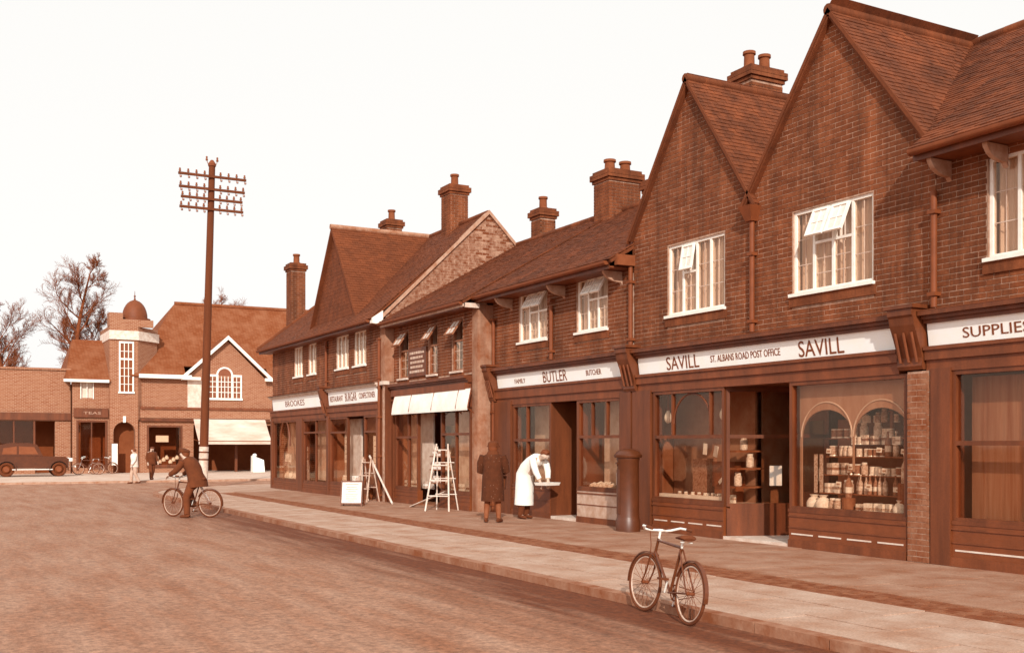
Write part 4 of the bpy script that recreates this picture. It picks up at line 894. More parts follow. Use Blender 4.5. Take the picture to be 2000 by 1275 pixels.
far_awning(13.55, 17.75, 'wide pale awning over the dark shop behind the telegraph pole')
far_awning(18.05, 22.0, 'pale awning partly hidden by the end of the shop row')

# ================================================================ bare trees
def bare_tree(name, label, base, h, seed, spread=1.0, trunk=.3, clear=.35, group=None):
    """a leader with ascending limbs, each limb forking to fine twigs"""
    rnd = random.Random(seed); t = thing(name, label, 'tree', base, group); tr = MB(); tw = MB(); base = Vector(base)
    def limb(p, d, L, r, lev):
        n = 4; q = p; mb = tr if lev < 2 else tw; pts = []
        for i in range(n):
            d = (d + Vector((rnd.uniform(-1, 1), rnd.uniform(-1, 1), rnd.uniform(-.35, .9)))*.16).normalized()
            q2 = q + d*L/n; r2 = max(r*.82, .008); mb.tube(q, q2, r, r2, 7 if lev < 2 else (5 if lev < 3 else 3), False); q, r = q2, r2; pts.append((q, d, r))
        if lev >= 4: return
        for i, (q, d, r) in enumerate(pts):
            for k in range((2 if lev < 3 else 3) if i < n-1 else 3):
                if rnd.random() < .18: continue
                a = rnd.uniform(0, 2*math.pi); o = d.orthogonal().normalized(); o = Matrix.Rotation(a, 3, d) @ o
                limb(q, (d*.75 + o*rnd.uniform(.45, .95) + Vector((0, 0, .18))).normalized(), L*rnd.uniform(.38, .60), max(r*.6, .009), lev+1)
    N = 12; p = base; r = trunk; d = Vector((0, 0, 1))
    for i in range(N):
        d = (d + Vector((rnd.uniform(-1, 1), rnd.uniform(-1, 1), 0))*.06).normalized(); d.z = max(d.z, .9); q = p + d*h*.86/N; r2 = max(trunk*(1-(i+1)/N*.86), .03); tr.tube(p, q, r, r2, 10, False); p, r = q, r2
        f = (i+1)/N
        if f >= clear:
            for k in range(2 if i < N-1 else 3):
                a = rnd.uniform(0, 2*math.pi); L = spread*h*(.10 + .20*math.sin(math.pi*min(1, (f-clear)/(1.08-clear)*.8+.25)))
                limb(p, Vector((math.cos(a), math.sin(a), rnd.uniform(.5, 1.3))).normalized(), L*rnd.uniform(.75, 1.15), max(r*.5, .035), 1)
    tr.build('trunk', BARK, t, smooth=True); tw.build('crown', TWIG, t); return t
bare_tree('bare_tree', 'tall bare winter tree rising behind the low brick building', (9.6, 88, 0), 17.8, 5, .46, .36, .40)
bare_tree('bare_tree', 'spreading bare tree just left of the tower', (12.2, 93, 0), 12.4, 11, .8, .24, .45)
bare_tree('bare_tree', 'bare tree top just above the roof ridge beside the telegraph pole', (23.8, 104, 0), 15.9, 23, .62, .2, .62)
bare_tree('bare_tree', 'bare tree at the far left edge', (5.9, 88, 0), 12.8, 31, .6, .26, .40)

# ================================================================ telegraph pole
POLE = M('pole_wood', 1.3, 1.5, 5, .9, .3, stretch=(1, 1, .1))
tp_ = thing('telegraph_pole', 'tall telegraph pole with four cross arms and a white painted foot', 'telegraph pole', (9.25, 41.9, 0))
B0 = Vector((9.25, 41.9, 0)); B1 = Vector((9.60, 41.9, 12.3))
def on_pole(z): return B0 + (B1-B0)*(z/12.3)
MB().tube(B0, B1, .17, .12, 14).build('pole', POLE, tp_, smooth=True)
wb = MB()
for z0, z1 in ((.05, 1.0), (1.06, 1.28), (1.34, 1.52)): wb.tube(on_pole(z0), on_pole(z1), .178, .176, 14)
wb.build('painted_band', M('band_paint', .2, .5, 6, .7), tp_, smooth=True)
MB().lathe(on_pole(12.3), [(.15, -.02), (.16, .06), (.05, .22)], 10).build('pole_cap', LEAD, tp_)
INS = M('insulator', .9, 1.1, 6, .3)
for k, z in enumerate((11.85, 11.36, 10.98, 10.6)):
    c = on_pole(z) + Vector((0, -.16, 0)); L = (1.28, 1.24, 1.16, 1.20)[k]
    arm = MB().box(c.x-L, c.x+L, c.y-.04, c.y+.04, c.z-.045, c.z+.045).build('cross_arm', POLE, tp_)
    for s_ in (-1, 1):
        for i in range(4):
            x = c.x + s_*(.30 + i*(L-.36)/3); m = MB().tube((x, c.y, c.z-.1), (x, c.y, c.z+.09), .012, .012, 6).lathe((x, c.y, c.z+.07), [(.045, 0), (.05, .04), (.03, .06), (.04, .1), (.02, .13)], 8).lathe((x+.03, c.y, c.z-.16), [(.02, 0), (.045, .02), (.035, .08)], 8)
            m.build('insulator', INS, arm)
for s_ in (-1, 1):
    c = on_pole(12.3); MB().path([c + Vector((s_*.06, 0, .02)), c + Vector((s_*.16, 0, .08)), c + Vector((s_*.2, 0, .2))], .014, 6).lathe(c + Vector((s_*.2, 0, .18)), [(.04, 0), (.05, .05), (.03, .08), (.04, .14), (.02, .17)], 8).build('top_insulator', INS, tp_)

# ================================================================ bicycles
def xf(loc, rz, rx=0, s=1): return Matrix.Translation(loc) @ Matrix.Rotation(rz, 4, 'Z') @ Matrix.Rotation(rx, 4, 'X') @ Matrix.Scale(s, 4)
def bicycle(name, label, loc, rz, s=.9, lean=0, steer=.25, Rw=.335, frame=None, detail=True, group=None):
    """local x forward, z up; origin on the ground under the bottom bracket"""
    t = thing(name, label, 'bicycle', loc, group); T = xf(loc, rz, lean, s); fm = frame or ENAMEL
    def P(x, y, z): return T @ Vector((x, y, z))
    def D(x, y, z): return (T.to_3x3() @ Vector((x, y, z))).normalized()
    rear = (-.46, 0, Rw); bb = (0, 0, .29); seat = (-.17, 0, .80); headt = (.40, 0, .86); headb = (.45, 0, .70); front = (.60, 0, Rw)
    m = MB(); r = .017*s
    for a, b in ((bb, seat), (seat, (.405, 0, .835)), (bb, headb), (headt, headb)): m.tube(P(*a), P(*b), r, r, 8)
    for y in (-.05, .05): m.tube(P(rear[0], y, rear[2]), P(bb[0], y*.5, bb[2]), r*.65, r*.65, 6).tube(P(rear[0], y, rear[2]), P(seat[0], y*.4, seat[2]-.02), r*.6, r*.6, 6)
    m.build('frame', fm, t, smooth=True)
    # steering group turned about the head tube
    S = Matrix.Translation((.42, 0, 0)) @ Matrix.Rotation(steer, 4, 'Z') @ Matrix.Translation((-.42, 0, 0)); T2 = T @ S
    def Q(x, y, z): return T2 @ Vector((x, y, z))
    m = MB(); m.tube(Q(.45, 0, .70), Q(.46, 0, .66), .02*s)
    for y in (-.05, .05): m.tube(Q(.46, y, .67), Q(.53, y, .46), .013*s, .011*s, 6).tube(Q(.53, y, .46), Q(front[0], y, front[2]), .011*s, .009*s, 6)
    m.build('fork', fm, t, smooth=True)
    hb = MB().tube(Q(.40, 0, .85), Q(.385, 0, .95), .014*s).path([Q(.385, -.02, .95), Q(.43, -.10, .945), Q(.44, -.18, .955), Q(.36, -.25, .99), Q(.24, -.27, .985)], .0135*s, 8).path([Q(.385, .02, .95), Q(.43, .10, .945), Q(.44, .18, .955), Q(.36, .25, .99), Q(.24, .27, .985)], .0135*s, 8).tube(Q(.385, -.03, .95), Q(.385, .03, .95), .016*s)
    h = hb.build('handlebar', METAL, t, smooth=True)
    for y in (-.272, .272): MB().tube(Q(.25, y, .986), Q(.14, y*1.0, .975), .019*s, .018*s, 8).build('grip', TYRE, h)
    MB().path([Q(.41, .12, .93), Q(.46, .06, .78), Q(.50, .03, .68)], .005*s, 5).build('brake_rod', LEAD, h)
    for nm, c, TT in (('wheel', rear, T), ('wheel', front, T2)):
        W_ = lambda x, y, z: TT @ Vector((x, y, z)); u = (TT.to_3x3() @ Vector((1, 0, 0))); v = Vector((TT.to_3x3() @ Vector((0, 0, 1)))); cc = W_(*c)
        ty = MB().torus(cc, u, v, (Rw-.018)*s, .019*s, 40, 8).build('wheel', TYRE, t, smooth=True)
        MB().torus(cc, u, v, (Rw-.045)*s, .010*s, 40, 6).build('rim', M('dull_rim', .35, .6, 8, .4), ty, smooth=True)
        sp_ = MB(); wdir = u.cross(v).normalized()
        sp_.tube(cc - wdir*.045*s, cc + wdir*.045*s, .018*s, .018*s, 8)
        for i in range(24 if detail else 12):
            a = 2*math.pi*i/(24 if detail else 12); e = cc + (u.normalized()*math.cos(a) + v.normalized()*math.sin(a))*(Rw-.045)*s
            sp_.tube(cc + wdir*.03*s*(1 if i % 2 else -1), e, .0028*s, .0028*s, 3, False)
        sp_.build('spokes', LEAD, ty)
        a0, a1 = (R(25), R(190)) if c == rear else (R(-5), R(150))
        mg = MB(); n = 18
        for i in range(n):
            q0, q1 = a0+(a1-a0)*i/n, a0+(a1-a0)*(i+1)/n; rr = Rw+.022
            f = lambda q, y: W_(c[0]+rr*math.cos(q), y, c[2]+rr*math.sin(q))
            g_ = lambda q, y: W_(c[0]+(rr-.012)*math.cos(q), y, c[2]+(rr-.012)*math.sin(q))
            mg.hexa([g_(q0, -.022), g_(q1, -.022), g_(q1, .022), g_(q0, .022), f(q0, -.022), f(q1, -.022), f(q1, .022), f(q0, .022)])
        mg.build('mudguard', fm, t)
    sd = MB().loft([P(-.33, 0, .90), P(-.30, 0, .915), P(-.22, 0, .91), P(-.12, 0, .905), P(-.03, 0, .90)], [.06*s, .10*s, .08*s, .035*s, .015*s], [.02*s, .035*s, .03*s, .022*s, .012*s], D(0, 1, 0), 12)
    so_ = sd.build('saddle', TYRE, t, smooth=True); MB().tube(P(-.17, 0, .79), P(-.19, 0, .90), .014*s).torus(P(-.27, .05, .865), D(1, 0, 0), D(0, 1, 0), .02*s, .006*s, 10, 4).torus(P(-.27, -.05, .865), D(1, 0, 0), D(0, 1, 0), .02*s, .006*s, 10, 4).build('seat_post', METAL, so_)
    cw = MB().torus(P(0, -.05, .29), D(1, 0, 0), D(0, 0, 1), .085*s, .008*s, 24, 6).torus(P(0, -.05, .29), D(1, 0, 0), D(0, 0, 1), .03*s, .012*s, 12, 6)
    for i in range(5): a = 2*math.pi*i/5; cw.tube(P(.03*math.cos(a), -.05, .29+.03*math.sin(a)), P(.085*math.cos(a), -.05, .29+.085*math.sin(a)), .007*s, .007*s, 5)
    cwo = cw.build('chain_wheel', LEAD, t); MB().tube(P(-.46, -.05, Rw+.03), P(0, -.05, .29+.083), .006*s, .006*s, 4).tube(P(-.46, -.05, Rw-.03), P(0, -.05, .29-.083), .006*s, .006*s, 4).build('chain', LEAD, cwo)
    for sg in (1, -1):
        a = R(-68) if sg > 0 else R(112); e = (.165*math.cos(a), -.075*sg, .29+.165*math.sin(a))
        ck = MB().tube(P(0, -.07*sg, .29), P(*e), .010*s, .009*s, 6).build('crank', METAL, t)
        c0 = P(e[0], e[1]-.06*sg, e[2]); u = D(1, 0, 0)*.045*s; v = D(0, 1, 0)*.05*s; w_ = D(0, 0, 1)*.012*s
        MB().hexa([c0-u-v-w_, c0+u-v-w_, c0+u+v-w_, c0-u+v-w_, c0-u-v+w_, c0+u-v+w_, c0+u+v+w_, c0-u+v+w_]).build('pedal', TYRE, ck)
    return t
bicycle('bicycle', 'dark bicycle with upswept handlebar standing at the kerb in the foreground', (6.30, 8.45, ROADZ), R(80), .88, R(6), .12)

# ================================================================ people
def T_(loc, rz): return Matrix.Translation(loc) @ Matrix.Rotation(rz, 4, 'Z')
def skin_body(parent, T, J, E, mat, root='pelvis', name='body'):
    """J: joint -> (x, y, z, r) with x right, y forward, z up; one continuous skinned surface"""
    bm = bmesh.new(); lay = bm.verts.layers.skin.verify(); V = {}; base = WL[parent.name]
    for k, (x, y, z, r) in J.items():
        V[k] = bm.verts.new(T @ Vector((x, y, z)) - base); V[k][lay].radius = (r, r); V[k][lay].use_root = (k == root)
    for a, b in E: bm.edges.new((V[a], V[b]))
    me = bpy.data.meshes.new(name); bm.to_mesh(me); bm.free(); me.materials.append(mat)
    o = bpy.data.objects.new(name, me); COL.objects.link(o); o.parent = parent; WL[o.name] = base
    sk = o.modifiers.new('skin', 'SKIN'); sk.use_smooth_shade = True; ss = o.modifiers.new('smooth', 'SUBSURF'); ss.levels = 1; ss.render_levels = 2
    return o
def hand_joints(J, E, side, w, d, up=Vector((0, 0, 1))):
    """five fingers from the wrist point w along direction d"""
    w = Vector(w); d = Vector(d).normalized(); sd = d.cross(up); sd = sd.normalized() if sd.length > .1 else Vector((1, 0, 0))
    palm = w + d*.07; J[side+'palm'] = (*palm, .030); E.append((side+'wrist', side+'palm')); curl = sd.cross(d).normalized()
    for i, (o, l) in enumerate(((-.030, .062), (-.010, .075), (.010, .072), (.030, .055))):
        a = palm + sd*o + d*.035; b = a + d*l*.6 - curl*.015; c = b + d*l*.3 - curl*.03
        for n, p, r in (('a', a, .0095), ('b', b, .009), ('c', c, .008)): J[f'{side}f{i}{n}'] = (*p, r)
        E += [(side+'palm', f'{side}f{i}a'), (f'{side}f{i}a', f'{side}f{i}b'), (f'{side}f{i}b', f'{side}f{i}c')]
    a = w + d*.04 - sd*.035; b = a + d*.035 - sd*.02
    J[side+'ta'] = (*a, .011); J[side+'tb'] = (*b, .009); E += [(side+'wrist', side+'ta'), (side+'ta', side+'tb')]
def person_core(t, T, pel, chest, neck, head, arms, legs, mat, facing=(0, 1, 0)):
    J = {'pelvis': (*pel, .13), 'chest': (*chest, .14), 'neck': (*neck, .055), 'head': (*head, .088)}
    hd = Vector(head); nk = Vector(neck); up = (hd-nk).normalized(); f = Vector(facing).normalized()
    J['crown'] = (*(hd + up*.09), .075); J['chin'] = (*(hd - up*.06 + f*.06), .045); J['nose'] = (*(hd + f*.105 + up*.0), .014)
    E = [('pelvis', 'chest'), ('chest', 'neck'), ('neck', 'head'), ('head', 'crown'), ('head', 'chin'), ('head', 'nose')]
    sdv = f.cross(up).normalized()
    for s_, n in ((1, 'er'), (-1, 'el')): J[n] = (*(hd + sdv*.092*s_), .016); E.append(('head', n))
    for side, (sh_, el, wr) in arms.items():
        J[side+'sh'] = (*sh_, .06); J[side+'el'] = (*el, .042); J[side+'wrist'] = (*wr, .028)
        E += [('chest', side+'sh'), (side+'sh', side+'el'), (side+'el', side+'wrist')]; hand_joints(J, E, side, wr, Vector(wr)-Vector(el))
    for side, (hp, kn, an, toe) in legs.items():
        J[side+'hip'] = (*hp, .085); J[side+'kn'] = (*kn, .058); J[side+'an'] = (*an, .038); J[side+'toe'] = (*toe, .032)
        E += [('pelvis', side+'hip'), (side+'hip', side+'kn'), (side+'kn', side+'an'), (side+'an', side+'toe')]
    return skin_body(t, T, J, E, mat)
def garment(t, T, name, mat, lofts, smooth=True):
    m = MB()
    for pts, ra, rb, side in lofts: m.loft([T @ Vector(p) for p in pts], ra, rb, T.to_3x3() @ Vector(side), 14)
    return m.build(name, mat, t, smooth=smooth)
def shoes(t, T, legs, mat=None):
    for side, (hp, kn, an, toe) in legs.items():
        a = Vector(an); e = Vector(toe); f = (e-a); f.z = 0; f.normalize()
        m = MB(); m.loft([T @ (a - f*.07 + Vector((0, 0, -.035))), T @ (a - f*.03 + Vector((0, 0, -.02))), T @ (a + f*.06 + Vector((0, 0, -.035))), T @ (a + f*.14 + Vector((0, 0, -.045))), T @ (a + f*.185 + Vector((0, 0, -.055)))], [.03, .042, .045, .048, .02], [.03, .055, .042, .034, .018], T.to_3x3() @ Vector((f.y, -f.x, 0)), 12); m.build('shoe', mat or TYRE, t, smooth=True)
COAT_D = M('flecked_coat', 1.55, 1.7, 12, .95, .2); COAT_G = M('dark_cloth', 1.35, 1.55, 6, .95, .2); WHITECLOTH = M('white_cloth', -.03, .06, 6, .9, .1)
def fleck(m):
    t = m.node_tree; b = t.nodes['Principled BSDF']; src = b.inputs['Base Color'].links[0].from_socket
    g = t.nodes.new('ShaderNodeNewGeometry'); vo = t.nodes.new('ShaderNodeTexVoronoi'); vo.inputs['Scale'].default_value = 19; t.links.new(g.outputs['Position'], vo.inputs['Vector'])
    mr = t.nodes.new('ShaderNodeMapRange'); mr.inputs[1].default_value = .12; mr.inputs[2].default_value = .07; t.links.new(vo.outputs['Distance'], mr.inputs[0])
    mx_ = t.nodes.new('ShaderNodeMix'); mx_.data_type = 'RGBA'; mx_.inputs[7].default_value = C(.6); t.links.new(mr.outputs[0], mx_.inputs[0]); t.links.new(src, mx_.inputs[6]); t.links.new(mx_.outputs[2], b.inputs['Base Color'])
fleck(COAT_D)
# woman in a flecked coat, facing the shops
loc = (10.2, 19.65, 0); wo_ = thing('person', 'person in long dark flecked coat and hat standing on the pavement', 'person', loc); T = T_(loc, R(-38))
arms = {'r': ((.19, 0, 1.34), (.25, .05, 1.07), (.12, .24, 1.02)), 'l': ((-.19, 0, 1.34), (-.25, .05, 1.07), (-.12, .24, 1.02))}
legs = {'r': ((.09, 0, .85), (.11, .02, .47), (.13, -.03, .08), (.15, .08, .035)), 'l': ((-.09, 0, .85), (-.11, .0, .47), (-.13, -.05, .08), (-.15, .06, .035))}
person_core(wo_, T, (0, 0, .9), (0, .02, 1.25), (0, .04, 1.42), (0, .07, 1.52), arms, legs, SKINM)
garment(wo_, T, 'coat', COAT_D, [([(0, 0, .44), (0, 0, .52), (0, 0, .75), (0, 0, .95), (0, .0, 1.12), (0, .01, 1.28), (0, .02, 1.37), (0, .03, 1.43)], [.245, .24, .23, .22, .195, .225, .20, .08], [.20, .20, .19, .18, .155, .16, .13, .07], (1, 0, 0)),
    ([(.20, 0, 1.37), (.25, .02, 1.22), (.27, .05, 1.06), (.19, .16, 1.03), (.13, .23, 1.02)], [.075, .085, .075, .065, .055], [.075, .085, .075, .065, .055], (0, 1, .3)), ([(-.20, 0, 1.37), (-.25, .02, 1.22), (-.27, .05, 1.06), (-.19, .16, 1.03), (-.13, .23, 1.02)], [.075, .085, .075, .065, .055], [.075, .085, .075, .065, .055], (0, 1, .3))])
garment(wo_, T, 'collar', COAT_G, [([(0, .02, 1.36), (0, .03, 1.42), (0, .04, 1.47)], [.16, .13, .10], [.12, .11, .09], (1, 0, 0))])
garment(wo_, T, 'hat', COAT_G, [([(0, .06, 1.555), (0, .06, 1.57), (0, .06, 1.585), (0, .05, 1.64), (0, .05, 1.68)], [.135, .135, .118, .108, .05], [.135, .135, .125, .115, .05], (1, 0, 0))])
garment(wo_, T, 'hair', HAIRM, [([(0, .02, 1.44), (0, .025, 1.50), (0, .03, 1.57)], [.07, .105, .10], [.06, .095, .10], (1, 0, 0))])
garment(wo_, T, 'stockings', M('stocking', .9, 1.1, 8, .8), [([Vector(legs[s_][1]), Vector(legs[s_][1])*.5 + Vector(legs[s_][2])*.5, Vector(legs[s_][2])], [.062, .062, .044], [.062, .066, .046], (1, 0, 0)) for s_ in 'rl']); shoes(wo_, T, legs)
bg_ = thing('shopping_bag', 'dark shopping bag held by the person in the flecked coat', 'bag', (T @ Vector((.02, .32, .66)))); m = MB(); b0 = [T @ Vector(p) for p in ((-.16, .25, .66), (.2, .25, .66), (.2, .39, .66), (-.16, .39, .66), (-.19, .27, .95), (.23, .27, .95), (.23, .37, .95), (-.19, .37, .95))]; m.hexa(b0); m.build('bag_body', COAT_G, bg_); MB().path([T @ Vector((-.12, .32, .94)), T @ Vector((-.06, .32, 1.01)), T @ Vector((.10, .32, 1.01)), T @ Vector((.16, .32, .94))], .010, 6).build('bag_handle', TIMBER, bg_)
# butcher in white, bending to the right over a tray
loc = (11.35, 20.35, 0); bt = thing('person', 'person in long white coat bending forward beside the butcher doorway', 'person', loc); T = T_(loc, R(195))
arms = {'r': ((.16, .44, 1.27), (.17, .52, 1.02), (.12, .58, .83)), 'l': ((-.16, .44, 1.27), (-.17, .52, 1.02), (-.12, .58, .83))}
legs = {'r': ((.09, -.02, .88), (.10, .04, .48), (.10, -.03, .08), (.11, .10, .035)), 'l': ((-.09, -.02, .88), (-.10, .0, .48), (-.10, -.08, .08), (-.11, .05, .035))}
person_core(bt, T, (0, 0, .92), (0, .30, 1.22), (0, .50, 1.33), (0, .61, 1.36), arms, legs, SKINM, facing=(0, .75, -.6))
garment(bt, T, 'white_coat', WHITECLOTH, [([(0, -.03, .30), (0, -.02, .5), (0, -.01, .75), (0, .0, .95), (0, .10, 1.10), (0, .26, 1.22), (0, .40, 1.30), (0, .47, 1.33)], [.22, .22, .22, .21, .20, .21, .20, .08], [.20, .19, .18, .18, .165, .15, .13, .08], (1, 0, 0)),
    ([(.15, .40, 1.29), (.19, .47, 1.16), (.18, .52, 1.02), (.13, .57, .88)], [.08, .075, .068, .055], [.08, .075, .068, .055], (0, 1, 0)), ([(-.15, .40, 1.29), (-.19, .47, 1.16), (-.18, .52, 1.02), (-.13, .57, .88)], [.08, .075, .068, .055], [.08, .075, .068, .055], (0, 1, 0))])
garment(bt, T, 'trousers', COAT_G, [([(Vector(legs[s_][0])), Vector(legs[s_][1]), Vector(legs[s_][2])], [.10, .078, .07], [.10, .078, .07], (1, 0, 0)) for s_ in 'rl']); shoes(bt, T, legs)
garment(bt, T, 'hair', HAIRM, [([(0, .54, 1.40), (0, .60, 1.43), (0, .67, 1.43), (0, .71, 1.40)], [.07, .10, .095, .05], [.05, .07, .06, .04], (1, 0, 0))])
tr = thing('meat_tray', 'pale tray held low by the person in the white coat', 'tray', T @ Vector((0, .66, .76))); m = MB(); q = lambda x, y, z: T @ Vector((x, y, z)); m.hexa([q(-.2, .52, .74), q(.2, .52, .74), q(.2, .84, .74), q(-.2, .84, .74), q(-.22, .5, .80), q(.22, .5, .80), q(.22, .86, .80), q(-.22, .86, .80)]); m.build('tray_body', WHITE, tr)
# cyclist astride, one foot down
loc = (5.45, 25.65, ROADZ); cy = thing('person', 'person in dark coat and cap astride a bicycle in the road', 'person', loc); T = T_(loc, R(42))
arms = {'r': ((.20, .14, 1.27), (.27, .32, 1.07), (.25, .46, .99)), 'l': ((-.20, .14, 1.27), (-.28, .30, 1.07), (-.25, .46, .99))}
legs = {'r': ((.10, -.08, .88), (.14, .22, .62), (.13, .10, .30), (.13, .22, .26)), 'l': ((-.10, -.08, .88), (-.24, .02, .48), (-.30, -.04, .08), (-.31, .09, .035))}
person_core(cy, T, (0, -.12, .90), (0, .10, 1.20), (0, .20, 1.36), (0, .26, 1.45), arms, legs, SKINM)
garment(cy, T, 'coat', COAT_G, [([(0, -.12, .70), (0, -.11, .83), (0, -.05, .97), (0, .0, 1.12), (0, .09, 1.25), (0, .15, 1.33), (0, .19, 1.37)], [.27, .25, .22, .22, .24, .20, .08], [.22, .21, .17, .17, .16, .13, .07], (1, 0, 0))] + [([Vector(a[0]) + Vector((0, 0, .03)), (Vector(a[0])+Vector(a[1]))/2, a[1], a[2]], [.08, .078, .07, .055], [.08, .078, .07, .055], (0, 0, 1)) for a in arms.values()])
garment(cy, T, 'trousers', M('grey_cloth', 1.2, 1.45, 6, .95, .2), [([legs[s_][0], (Vector(legs[s_][0])+Vector(legs[s_][1]))/2, legs[s_][1], (Vector(legs[s_][1])+Vector(legs[s_][2]))/2, legs[s_][2]], [.105, .10, .085, .075, .07], [.105, .10, .085, .075, .07], (1, 0, 0)) for s_ in 'rl']); shoes(cy, T, legs)
garment(cy, T, 'cap', COAT_G, [([(0, .25, 1.505), (0, .25, 1.53), (0, .24, 1.575), (0, .23, 1.59)], [.115, .125, .115, .04], [.125, .135, .12, .04], (1, 0, 0)), ([(0, .32, 1.505), (0, .39, 1.495), (0, .42, 1.49)], [.09, .075, .03], [.012, .01, .008], (1, 0, 0))])
garment(cy, T, 'hair', HAIRM, [([(0, .20, 1.40), (0, .21, 1.46), (0, .23, 1.515)], [.07, .096, .10], [.06, .09, .10], (1, 0, 0))])
bicycle('bicycle', 'bicycle ridden by the person in the cap in the road', (5.45, 25.65, ROADZ), R(132), .98, R(0), -.15)
# two pedestrians by the far kerb
def walker(label, loc, rz, top, bottom, h=1.0, hat=True):
    t = thing('person', label, 'person', loc); T = T_(loc, rz) @ Matrix.Scale(h, 4)
    arms = {'r': ((.19, 0, 1.38), (.24, -.06, 1.12), (.24, .04, .90)), 'l': ((-.19, 0, 1.38), (-.24, .08, 1.12), (-.23, .20, .94))}
    legs = {'r': ((.09, 0, .88), (.10, .10, .49), (.10, .12, .08), (.10, .25, .04)), 'l': ((-.09, 0, .88), (-.10, .0, .49), (-.10, -.18, .10), (-.10, -.06, .04))}
    person_core(t, T, (0, 0, .93), (0, .02, 1.28), (0, .03, 1.46), (0, .05, 1.57), arms, legs, SKINM)
    garment(t, T, 'jacket', top, [([(0, 0, .80), (0, 0, .95), (0, .0, 1.12), (0, .02, 1.32), (0, .02, 1.42), (0, .03, 1.47)], [.21, .20, .19, .22, .19, .07], [.16, .15, .14, .15, .12, .06], (1, 0, 0))] + [([Vector(a[0]) + Vector((0, 0, .03)), (Vector(a[0])+Vector(a[1]))/2, a[1], a[2]], [.075, .07, .062, .05], [.075, .07, .062, .05], (0, 1, 0)) for a in arms.values()])
    garment(t, T, 'trousers', bottom, [([legs[s_][0], (Vector(legs[s_][0])+Vector(legs[s_][1]))/2, legs[s_][1], legs[s_][2]], [.10, .09, .075, .065], [.10, .09, .075, .065], (1, 0, 0)) for s_ in 'rl']); shoes(t, T, legs)
    if hat: garment(t, T, 'cap', COAT_G, [([(0, .05, 1.62), (0, .05, 1.65), (0, .04, 1.70)], [.115, .12, .05], [.125, .13, .05], (1, 0, 0))])
    else: garment(t, T, 'hair', HAIRM, [([(0, .02, 1.54), (0, .03, 1.62), (0, .04, 1.69)], [.09, .105, .06], [.09, .105, .06], (1, 0, 0))])
walker('person in pale jacket walking by the far kerb', (7.9, 49.0, ROADZ), R(100), M('pale_cloth', .08, .3, 6, .9), M('mid_cloth', .4, .6, 6, .9), .90, False)
walker('person in dark clothes standing near the far shop window', (9.0, 51.2, 0), R(200), COAT_G, COAT_G, .88)
# ================================================================ street furniture and things on the pavement
PBX, PBY = 11.38, 16.48
pb = thing('pillar_box', 'dark cast iron pillar box with white notice plate beside the post office', 'post box', (PBX, PBY, 0)); PBM = M('pillar_box_paint', 1.5, 1.62, 6, .4, spec=.5)
MB().lathe((PBX, PBY, 0), [(.228, 0), (.228, .20), (.215, .23), (.205, .27), (.205, 1.30), (.215, 1.32), (.215, 1.36)], 28).build('barrel', PBM, pb, smooth=True)
MB().lathe((PBX, PBY, 1.36), [(.25, 0), (.262, .02), (.262, .055), (.24, .07), (.22, .105), (.16, .145), (.08, .165), (.02, .17)], 28).build('cap', PBM, pb, smooth=True)
def on_barrel(a, z, r=.206): return (PBX - r*math.cos(a), PBY + r*math.sin(a)*1.0, z)
def curved(a0, a1, z0, z1, r0, r1, mat, nm, par):
    m = MB(); n = 6
    for i in range(n):
        p, q = a0+(a1-a0)*i/n, a0+(a1-a0)*(i+1)/n
        m.hexa([on_barrel(p, z0, r1), on_barrel(p, z0, r0), on_barrel(q, z0, r0), on_barrel(q, z0, r1), on_barrel(p, z1, r1), on_barrel(p, z1, r0), on_barrel(q, z1, r0), on_barrel(q, z1, r1)])
    return m.build(nm, mat, par)
dd = curved(R(-10), R(70), .32, 1.14, .20, .213, PBM, 'door', pb); curved(R(8), R(52), 1.20, 1.235, .20, .2085, M('slot_black', 1.5, 1.6), 'posting_slot', pb); curved(R(5), R(55), 1.24, 1.27, .20, .235, PBM, 'slot_hood', pb)
curved(R(38), R(62), .86, 1.08, .213, .217, PAPERM, 'notice_plate', dd); MB().ball(on_barrel(R(58), .74, .215), .015, .015, .015).build('lock', METAL, dd)
# sandwich board
def sandwich(name, label, c, rz, w, h, spread, mat, cat='sandwich board'):
    t = thing(name, label, cat, c); T = T_(c, rz)
    for s_ in (-1, 1):
        f = MB(); q = lambda x, u, o: T @ Vector((x, s_*(spread*(1-u) + o), h*u))
        def bar(x0, x1, u0, u1, d=.018): f.hexa([q(x0, u0, -d), q(x1, u0, -d), q(x1, u0, d), q(x0, u0, d), q(x0, u1, -d), q(x1, u1, -d), q(x1, u1, d), q(x0, u1, d)])
        bar(-w/2, -w/2+.035, 0, 1); bar(w/2-.035, w/2, 0, 1); bar(-w/2+.035, w/2-.035, .94, .995, .016); bar(-w/2+.035, w/2-.035, .08, .13, .016)
        fr = f.build('frame', TIMBER, t); f = MB(); bar(-w/2+.036, w/2-.036, .131, .939, .008); f.build('poster', mat, fr)
        if s_ == -1:
            f = MB()
            for u, l in ((.84, .8), (.72, .6), (.64, .7), (.56, .5), (.44, .75), (.36, .65), (.28, .7), (.2, .4)): bar(-w*.38*l, w*.38*l, u, u+.03, .0095)
            f.build('print', M('poster_print', .45, .7), fr)
sandwich('sandwich_board', 'pale printed sandwich board standing on the pavement left of the ladders', (9.75, 26.75, 0), R(-32), .58, .66, .17, PAPERM)
